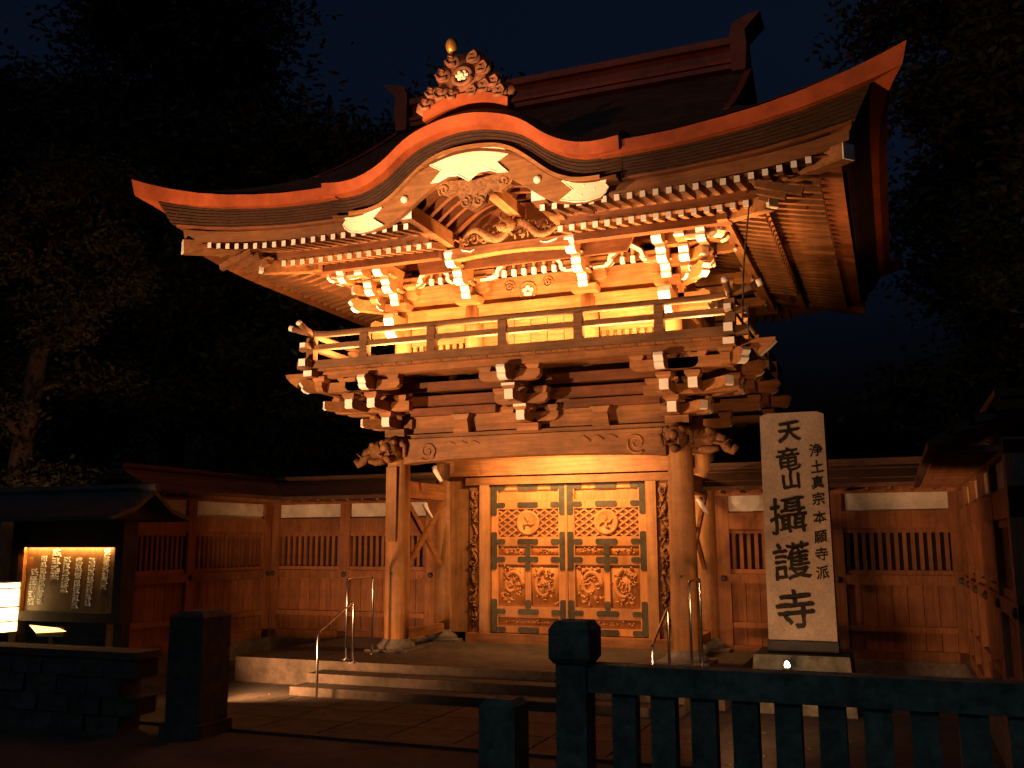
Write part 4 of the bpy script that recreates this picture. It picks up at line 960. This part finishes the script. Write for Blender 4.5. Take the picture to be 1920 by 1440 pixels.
# ------------------------------------------------------------------ trees
def tree(label, x, y, H, trunk_r, cr, cz, n, M, lean=(0, 0), leafs=.22, name='tree', seed=1, group='trees behind the walls', squash=1.0):
    rd = random.Random(seed); root = thing(name, label, 'tree', (x, y, G), group)
    tr = MB(); top = Vector((x+lean[0], y+lean[1], H))
    pts = [Vector((x, y, G)).lerp(top, t)+Vector((.25*sin(t*5+seed), .2*sin(t*4), 0))*t for t in [i/10 for i in range(11)]]
    tr.tube(pts, lambda t: trunk_r*(1-.75*t), 9)
    cl = []
    for k in range(14):
        t = .35+.62*k/14; b = Vector(pts[0]).lerp(top, t); b = pts[min(10, int(t*10))]; a = k*2.4+seed
        L = cr*rd.uniform(.55, 1.0)*(1.15-.5*t); e = b+Vector((cos(a)*L, sin(a)*L, L*rd.uniform(.05, .5)))
        mid = b.lerp(e, .5)+Vector((0, 0, .1*L)); tr.tube([b, mid, e], lambda q: trunk_r*.32*(1-.8*q), 6); cl += [e, mid]
    tr.build('trunk', BRK, root, True)
    for k in range(26):
        a = rd.uniform(0, 2*pi); r = cr*sqrt(rd.random()); h = rd.uniform(-1, 1)
        cl.append(Vector((x+lean[0]*.8+cos(a)*r*sqrt(1-h*h*.8), y+lean[1]*.8+sin(a)*r*sqrt(1-h*h*.8), cz+h*(H-cz)*1.1*squash)))
    vs = []; fs = []
    leafs *= .45; n = int(n*3.6)
    for k in range(n):
        c = rd.choice(cl); g = Vector((rd.gauss(0, 1), rd.gauss(0, 1), rd.gauss(0, .7)))*cr*.14; p = c+g
        a = Vector((rd.uniform(-1, 1), rd.uniform(-1, 1), rd.uniform(-.6, .6))).normalized()*leafs*rd.uniform(.6, 1.3); b = a.cross(Vector((rd.uniform(-1, 1), rd.uniform(-1, 1), rd.uniform(-1, 1)))).normalized()*leafs*.45
        i = len(vs); vs += [p-a, p+b, p+a, p-b]; fs.append((i, i+1, i+2, i+3))
    mb = MB(); mb.v = [tuple(v) for v in vs]; mb.f = fs; mb.build('crown', M, root)
tree('old pine with bare reddish trunk at the left picture edge', -10.5, -.1, 9.4, .3, 1.9, 7.5, 9000, LEAF2, (.15, .3), .16, 'pine_tree', 4, squash=.8)
tree('tall dark evergreen whose crown fills the top left corner', -16.5, 11, 19.5, .5, 6.8, 13, 21000, LEAF, (0, 0), .36, seed=2)
tree('tall dark evergreen whose crown ends against the sky left of the roof', -8.5, 13, 15, .45, 4.6, 10.5, 15000, LEAF, (0, 0), .34, seed=3)
tree('mid height bushy tree standing behind the left wall', -7.6, 8.5, 6.5, .25, 2.8, 4.6, 9000, LEAF, (0, 0), .24, seed=5)
tree('broad dark tree mass farthest left behind the pine', -22, 9, 15, .4, 6, 9, 14000, LEAF, (0, 0), .34, seed=12)
tree('dark spreading tree between the gate and the left picture edge', -12.5, 9, 12, .35, 4.0, 8, 10000, LEAF, (0, 0), .3, seed=6)
tree('tall dark tree rising behind the right roof corner', 9.5, 13, 17.5, .45, 4.6, 12.5, 14000, LEAF, (0, 0), .34, seed=7)
tree('broad dark tree at the right picture edge behind the wing wall', 10.6, 5.5, 9, .3, 3.1, 6.2, 10000, LEAF2, (0, 0), .24, seed=8)
tree('dark tree rising over the wall right of the stone pillar', 8.6, 10, 8, .3, 2.6, 5.3, 8000, LEAF, (0, 0), .24, seed=9)

# fallen leaves scattered over the paving
rd = random.Random(77); mb = MB()
for k in range(420):
    x, y = rd.uniform(-4, 6), rd.uniform(-8.5, -2.5); a = rd.uniform(0, 2*pi); r = rd.uniform(.015, .035)
    z = G+.024+rd.uniform(0, .01)
    mb.add([(x+r*cos(a), y+r*sin(a), z), (x-r*.4*sin(a), y+r*.4*cos(a), z+.008), (x-r*cos(a), y-r*sin(a), z), (x+r*.4*sin(a), y-r*.4*cos(a), z+.004)], [(0, 1, 2, 3)])
o = mb.build('fallen_leaves', mat('dry_leaf', (.2, .11, .045), (.1, .05, .02), .8, 5), kind='stuff')
